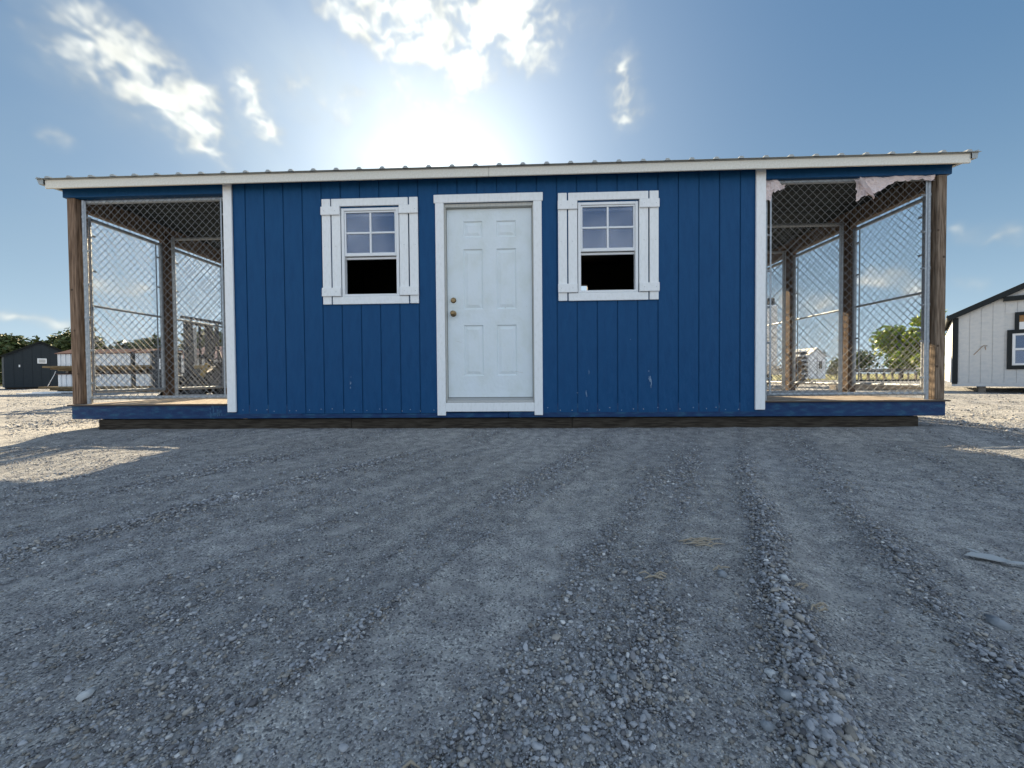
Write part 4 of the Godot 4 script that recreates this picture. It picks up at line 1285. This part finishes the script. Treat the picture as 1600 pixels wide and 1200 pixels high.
func make_far_right() -> void:
	# all seen through the right pen
	var t := thing("white_shed", "small white gabled shed with a double door, far behind the right pen", "shed", Vector3(21.1, 0.1, -25.0))
	var g := geo()
	g.prism([Vector2(0, 0.1), Vector2(1.25, 0.1), Vector2(1.25, 1.75), Vector2(0.62, 2.3), Vector2(0, 1.75)], -2.4, 0)
	obj("wall", g, M.white, t)
	var r := geo()
	r.beam(Vector3(-0.1, 1.72, 0.03), Vector3(0.62, 2.38, 0.03), 0.08, 0.06)
	r.beam(Vector3(1.35, 1.72, 0.03), Vector3(0.62, 2.38, 0.03), 0.08, 0.06)
	for q in [-0.1, 1.35]:
		r.quad(Vector3(q, 1.75, 0.05), Vector3(0.62, 2.41, 0.05), Vector3(0.62, 2.41, -2.5), Vector3(q, 1.75, -2.5), Vector3.UP)
	obj("roof", r, M.alu, t)
	for q in [0.15, 0.64]:
		obj("door", geo().span(Vector3(q, 0.15, 0.001), Vector3(q + 0.46, 1.6, 0.04), 0.008), M.white, t)
	obj("trim", geo().span(Vector3(0.612, 0.15, 0.001), Vector3(0.638, 1.7, 0.05)), M.dark, t)
	obj("window", geo().span(Vector3(0.74, 0.85, 0.041), Vector3(0.98, 1.4, 0.05)), M.dark, t)
	var rr := RandomNumberGenerator.new()
	rr.seed = 3
	for k in 14:
		var y := 0.05 + k * 0.165
		var px := rr.randf_range(-0.06, 0.06)
		tag(obj("pallet", geo().span(Vector3(20.42 + px, y, -25.9), Vector3(21.02 + px, y + 0.07, -24.9), 0.006).span(Vector3(20.47 + px, y + 0.071, -25.8), Vector3(20.60 + px, y + 0.16, -25.0)).span(Vector3(20.85 + px, y + 0.071, -25.8), Vector3(20.97 + px, y + 0.16, -25.0)), M.white_metal if k % 2 else M.dark), "pale pallet in the tall stack left of the small white shed" if k % 2 else "dark pallet in the tall stack left of the small white shed", "pallet", "stacked pallets behind the right pen")
	var bx := thing("brown_box", "tan box standing left of the pallet stack behind the right pen", "box", Vector3(19.95, 0.0, -24.6))
	obj("carton", geo().span(Vector3(0, 0.05, -0.6), Vector3(0.42, 1.6, 0), 0.02), M.tan, bx)
	obj("tape", geo().span(Vector3(0.19, 0.06, 0.001), Vector3(0.24, 1.59, 0.006)), M.straw, bx)
	# low row of weathered boards on posts
	var rk := thing("board_rack", "long low rack of weathered grey boards before the field trees", "rack", Vector3(24.3, 0.0, -25.0))
	var x := 0.0
	for k in 9:
		obj("post", geo().span(Vector3(k * 0.56, 0.0, -0.16 + 0.06 * (k % 2)), Vector3(k * 0.56 + 0.09, 0.62, 0), 0.01), M.grey_wood, rk)
	for k in 3:
		obj("board", geo().box(Vector3(2.35, 0.68 + k * 0.06, -0.3 - k * 0.12), Vector3(4.9 - k * 0.3, 0.055, 0.5), 0.008, Basis(Vector3(0, 0, 1), 0.008 * (k - 1))), M.grey_wood if k != 1 else M.dark, rk)
	for k in 11:
		obj("offcut", geo().box(Vector3(0.3 + k * 0.43, 0.86 + rr.randf_range(0, 0.03), -0.3), Vector3(0.36, 0.07, 0.4), 0.01, Basis(Vector3(0, 1, 0), rr.randf_range(-0.3, 0.3)) * Basis(Vector3(0, 0, 1), rr.randf_range(-0.12, 0.12))), M.dark if k % 3 else M.grey_wood, rk)
	obj("ground_beam", geo().span(Vector3(-0.2, -0.02, -0.2), Vector3(5.2, 0.13, 0.15), 0.01), M.black, rk)
	tag(obj("timber_beam", geo().span(Vector3(11.0, 0.0, -9.8), Vector3(13.9, 0.17, -9.5), 0.01), M.grey_wood), "long grey timber lying on the gravel behind the right pen", "timber")
	# white truck, only a sliver of it shows beside the corner trim
	var tr := thing("white_truck", "white truck body glimpsed between corner trim and rear post of the right pen", "truck", Vector3(10.3, 0, -14.0))
	obj("cargo_box", geo().span(Vector3(0, 0.95, -4.0), Vector3(1.62, 3.75, 0), 0.05), M.white_metal, tr)
	obj("roof_rack", geo().span(Vector3(0.1, 3.76, -3.8), Vector3(1.55, 4.08, -0.1), 0.03), M.dark, tr)
	obj("bumper", geo().span(Vector3(-0.05, 0.55, -0.2), Vector3(1.66, 0.949, 0.06), 0.02), M.alu, tr)
	obj("door_frame", geo().span(Vector3(0.80, 1.0, 0.001), Vector3(0.86, 3.7, 0.03)).span(Vector3(0.1, 2.2, 0.001), Vector3(1.5, 2.28, 0.03)), M.alu, tr)
	for k in [1.30, 0.05]:
		var wl := obj("wheel", geo().lathe(Vector3(k, 0.42, -0.7), Vector3(1, 0, 0), [Vector2(0.2, 0), Vector2(0.40, 0), Vector2(0.42, 0.04), Vector2(0.42, 0.22), Vector2(0.40, 0.26), Vector2(0.2, 0.26)], 18), M.tyre, tr)
		obj("rim", geo().lathe(Vector3(k, 0.42, -0.7), Vector3(1, 0, 0), [Vector2(0, 0.02), Vector2(0.21, 0.02), Vector2(0.21, 0.24), Vector2(0, 0.24)], 12), M.alu, wl)

func make_tree(called: String, label: String, at: Vector3, h: float, w: float, col: Color, sd: int, leaves: int, low: float, group: String, leaf_size: float) -> void:
	var r := RandomNumberGenerator.new()
	r.seed = sd
	var t := thing(called, label, "tree", at, group)
	var g := geo()
	var top := Vector3(r.randf_range(-0.3, 0.3), h * 0.62, 0)
	g.tube([Vector3(0, -0.1, 0), Vector3(0.1, h * 0.2, 0.05), top], [0.05 * h * 0.55, 0.04 * h * 0.5, 0.02 * h * 0.4], 8)
	var blobs := []
	var n := 13
	for k in n:
		var a := TAU * k / n * 2.4 + r.randf()
		var e := r.randf()
		var rad := w * 0.5 * (0.25 + 0.55 * r.randf())
		var y := lerpf(h * low + w * 0.12, h - w * 0.16, e)
		rad *= 1.0 - 0.75 * pow(absf(e - 0.45) * 1.7, 2.0)
		var c := Vector3(cos(a) * rad, y, sin(a) * rad)
		blobs.append([c, w * r.randf_range(0.17, 0.27)])
		g.tube([Vector3(0.05, h * r.randf_range(0.15, 0.4), 0), (Vector3(0, h * 0.4, 0) + c) * 0.5, c], [0.045 * h * 0.25, 0.03 * h * 0.2, 0.02], 5)
	obj("trunk", g, M.bark, t)
	var l := geo()
	for i in leaves:
		var b: Array = blobs[r.randi() % blobs.size()]
		var d: Vector3 = Vector3(r.randfn(), r.randfn(), r.randfn()).normalized() * pow(r.randf(), 0.45) * b[1] * r.randf_range(0.75, 1.25)
		d.y *= 0.8
		var p: Vector3 = b[0] + d
		var q := Basis.from_euler(Vector3(r.randf() * TAU, r.randf() * TAU, r.randf() * TAU))
		var sz := leaf_size * r.randf_range(0.6, 1.3)
		var k := r.randf_range(0.65, 1.35)
		l.col = Color(col.r * k * r.randf_range(0.85, 1.2), col.g * k, col.b * k)
		l.quad(p - q.x * sz, p - q.y * sz * 0.5, p + q.x * sz, p + q.y * sz * 0.5, q.z)
	obj("crown", l, M.leaf, t)

func make_trees() -> void:
	var dk := Color(0.085, 0.108, 0.038)
	var left := [[-72.0, 6.9, 4.6], [-68.3, 7.1, 4.4], [-64.9, 6.6, 4.0], [-61.9, 7.3, 4.6], [-58.6, 6.8, 4.2], [-55.3, 7.4, 4.6], [-52.0, 6.9, 4.2], [-48.9, 6.2, 4.0], [-45.6, 6.0, 4.0], [-41.9, 7.3, 4.8], [-38.6, 6.7, 4.2]]
	var say := ["at the left edge of the photo", "above the left slope of the charcoal shed", "just left of the charcoal shed's peak", "just right of the charcoal shed's peak", "behind the left corner post", "tallest through the left pen's mesh", "right of the tallest one through the left pen", "above the dark tall crate", "left of the forklift mast", "framed by the forklift guard", "right of the forklift guard"]
	for k in left.size():
		var q: Array = left[k]
		make_tree("bushy_tree", "dark bushy tree, " + say[k], Vector3(q[0], 0, -45.0 + (k % 3) * 1.4), q[1], q[2] + 1.6, dk, 300 + k, 3200, 0.02, "trees along the left field edge", 0.30)
	make_tree("oak_tree", "broad green oak with clear trunk seen through the right pen", Vector3(41.8, 0, -40), 6.3, 6.6, Color(0.23, 0.30, 0.06), 401, 5000, 0.12, "", 0.26)
	make_tree("leafy_tree", "bright yellow green leafy tree beside the right corner post", Vector3(40.9, 0, -36.5), 7.4, 3.0, Color(0.27, 0.34, 0.06), 402, 4600, 0.02, "", 0.26)
	make_tree("small_oak", "small dark oak left of the broad oak behind the right pen", Vector3(38.2, 0, -42), 3.4, 4.4, Color(0.11, 0.14, 0.04), 403, 2200, 0.2, "", 0.2)
	make_tree("far_tree", "pale green tree rising behind the small white shed", Vector3(33.0, 0, -41), 3.6, 3.2, Color(0.060, 0.080, 0.030), 404, 1500, 0.15, "", 0.14)
	make_tree("shrub", "low shrub on the field right of the small white shed", Vector3(35.6, 0, -41), 1.9, 2.4, Color(0.055, 0.075, 0.024), 405, 1000, 0.05, "", 0.12)
	make_tree("dry_bush", "dry brown bush below the white truck behind the right pen", Vector3(11.6, 0, -12.5), 1.3, 1.3, Color(0.15, 0.10, 0.045), 406, 900, 0.02, "", 0.06)

# ---------------------------------------------------------------- small things on the gravel
func on_ground(x: float, z: float) -> Vector3:
	return Vector3(x, ground_h(x, z), z)

func make_debris() -> void:
	var r := RandomNumberGenerator.new()
	r.seed = 55
	var twigs := [[1.02, 2.68, 0.10, "largest clump of dry tan twigs on the gravel right of centre", 14], [0.77, 2.92, 0.055, "small dry leaf and stem clump nearer than the twig clump", 7], [0.99, 2.86, 0.045, "pair of thin dry stems just below the twig clump", 3], [1.15, 3.06, 0.04, "scattered straw bits beside the stone ridge", 7], [1.165, 2.96, 0.03, "straw wisp under the pale stone on the ridge", 6], [0.22, 3.50, 0.045, "dry straw bits at the bottom edge of the photo", 6]]
	for k in twigs:
		var g := geo()
		var c := on_ground(k[0], k[1])
		for i in k[4]:
			var a := r.randf_range(-0.5, 0.5) + (PI if r.randf() < 0.3 else 0.0)
			var d := Vector3(cos(a), 0, sin(a) * 0.6)
			var p := c + Vector3(r.randf_range(-0.5, 0.5) * k[2], 0.006 + r.randf() * 0.006, r.randf_range(-0.3, 0.3) * k[2])
			var l: float = k[2] * r.randf_range(0.25, 0.8)
			g.tube([p - d * l * 0.5, p + Vector3(0, r.randf_range(0.002, 0.012), r.randf_range(-0.01, 0.01)), p + d * l * 0.5], [0.0018, 0.0030, 0.0012], 5)
		tag(obj("dry_twigs", g, M.straw), k[3], "twigs", "dry bits on the gravel")
	var stones := [[1.14, 2.93, 0.028, 0.7, "pale oval stone on top of the stone ridge", true], [0.88, 3.29, 0.022, 1.1, "cream rounded stone on the near end of the ridge", true], [-0.47, 3.37, 0.026, 0.5, "pale flat stone at the lower left", true], [0.80, 3.41, 0.020, 0.9, "grey rounded stone left of the ridge at the bottom", false], [-0.08, 3.48, 0.016, 0.7, "small pale stone near the bottom left", true], [0.985, 2.885, 0.034, 0.5, "flat slate grey stone below the thin stems", false], [0.56, 3.31, 0.020, 0.6, "dark flat stone left of the ridge", false], [1.53, 3.11, 0.045, 0.5, "broad flat grey stone right of the wheel track", false], [1.71, 3.05, 0.030, 0.6, "pale flat stone far right of the wheel track", true], [0.87, 3.35, 0.032, 0.7, "dark grey cobble at the foot of the ridge", false]]
	var n := 0
	for k in stones:
		n += 1
		var g := geo()
		var f := noise_of(FastNoiseLite.TYPE_SIMPLEX_SMOOTH, 0.9, 600 + n, 3)
		var rings := 8
		var sides := 14
		var p := func(j: int, i: int) -> Vector3:
			var th := PI * j / rings
			var ph: float = TAU * i / sides
			var d := Vector3(sin(th) * cos(ph), cos(th), sin(th) * sin(ph))
			return d * (0.5 + 0.3 * f.get_noise_3dv(d * 1.3)) * Vector3(1.0, 0.50, k[3] * 0.5 + 0.4) * k[2] * 1.05
		for j in rings:
			for i in sides:
				var a: Vector3 = p.call(j, i); var b: Vector3 = p.call(j, i + 1); var d: Vector3 = p.call(j + 1, i + 1); var e: Vector3 = p.call(j + 1, i)
				if j > 0: g.tri3(a, b, d, a.normalized(), b.normalized(), d.normalized())
				if j < rings - 1: g.tri3(a, d, e, a.normalized(), d.normalized(), e.normalized())
		var o := obj("stone", g, M.pale_stone if k[5] else M.grey_stone)
		o.position = on_ground(k[0], k[1]) + Vector3(0, k[2] * 0.1 + 0.003, 0)
		o.rotation.y = k[3] * 3.0
		tag(o, k[4], "stone", "stones that stand out of the gravel")
	# bent metal strip at the right edge
	var st := thing("metal_strip", "flat grey metal bracket with a long strip at the right edge of the gravel", "bracket", on_ground(1.90, 2.74) + Vector3(0, 0.014, 0))
	obj("plate", geo().prism([Vector2(-0.045, 0.0), Vector2(0.03, 0.055), Vector2(0.05, 0.055), Vector2(0.045, 0.0), Vector2(0.0, -0.02)], -0.0015, 0.0015), M.strip, st).rotation.x = PI / 2.0
	obj("tab", geo().box(Vector3(0.012, 0.003, -0.025), Vector3(0.012, 0.002, 0.03), 0.0), M.strip, st)
	obj("strip", geo().box(Vector3(0.20, 0.0, 0.095), Vector3(0.36, 0.003, 0.020), 0.0, Basis(Vector3.UP, -0.27)), M.strip, st)

func _ready() -> void:
	make_view()
	make_materials()
	make_ground()
	make_kennel()
	make_pens()
	make_dark_shed()
	make_stack()
	make_forklift()
	make_pink_house()
	make_cabin()
	make_far_right()
	make_trees()
	make_gravel()
	make_debris()
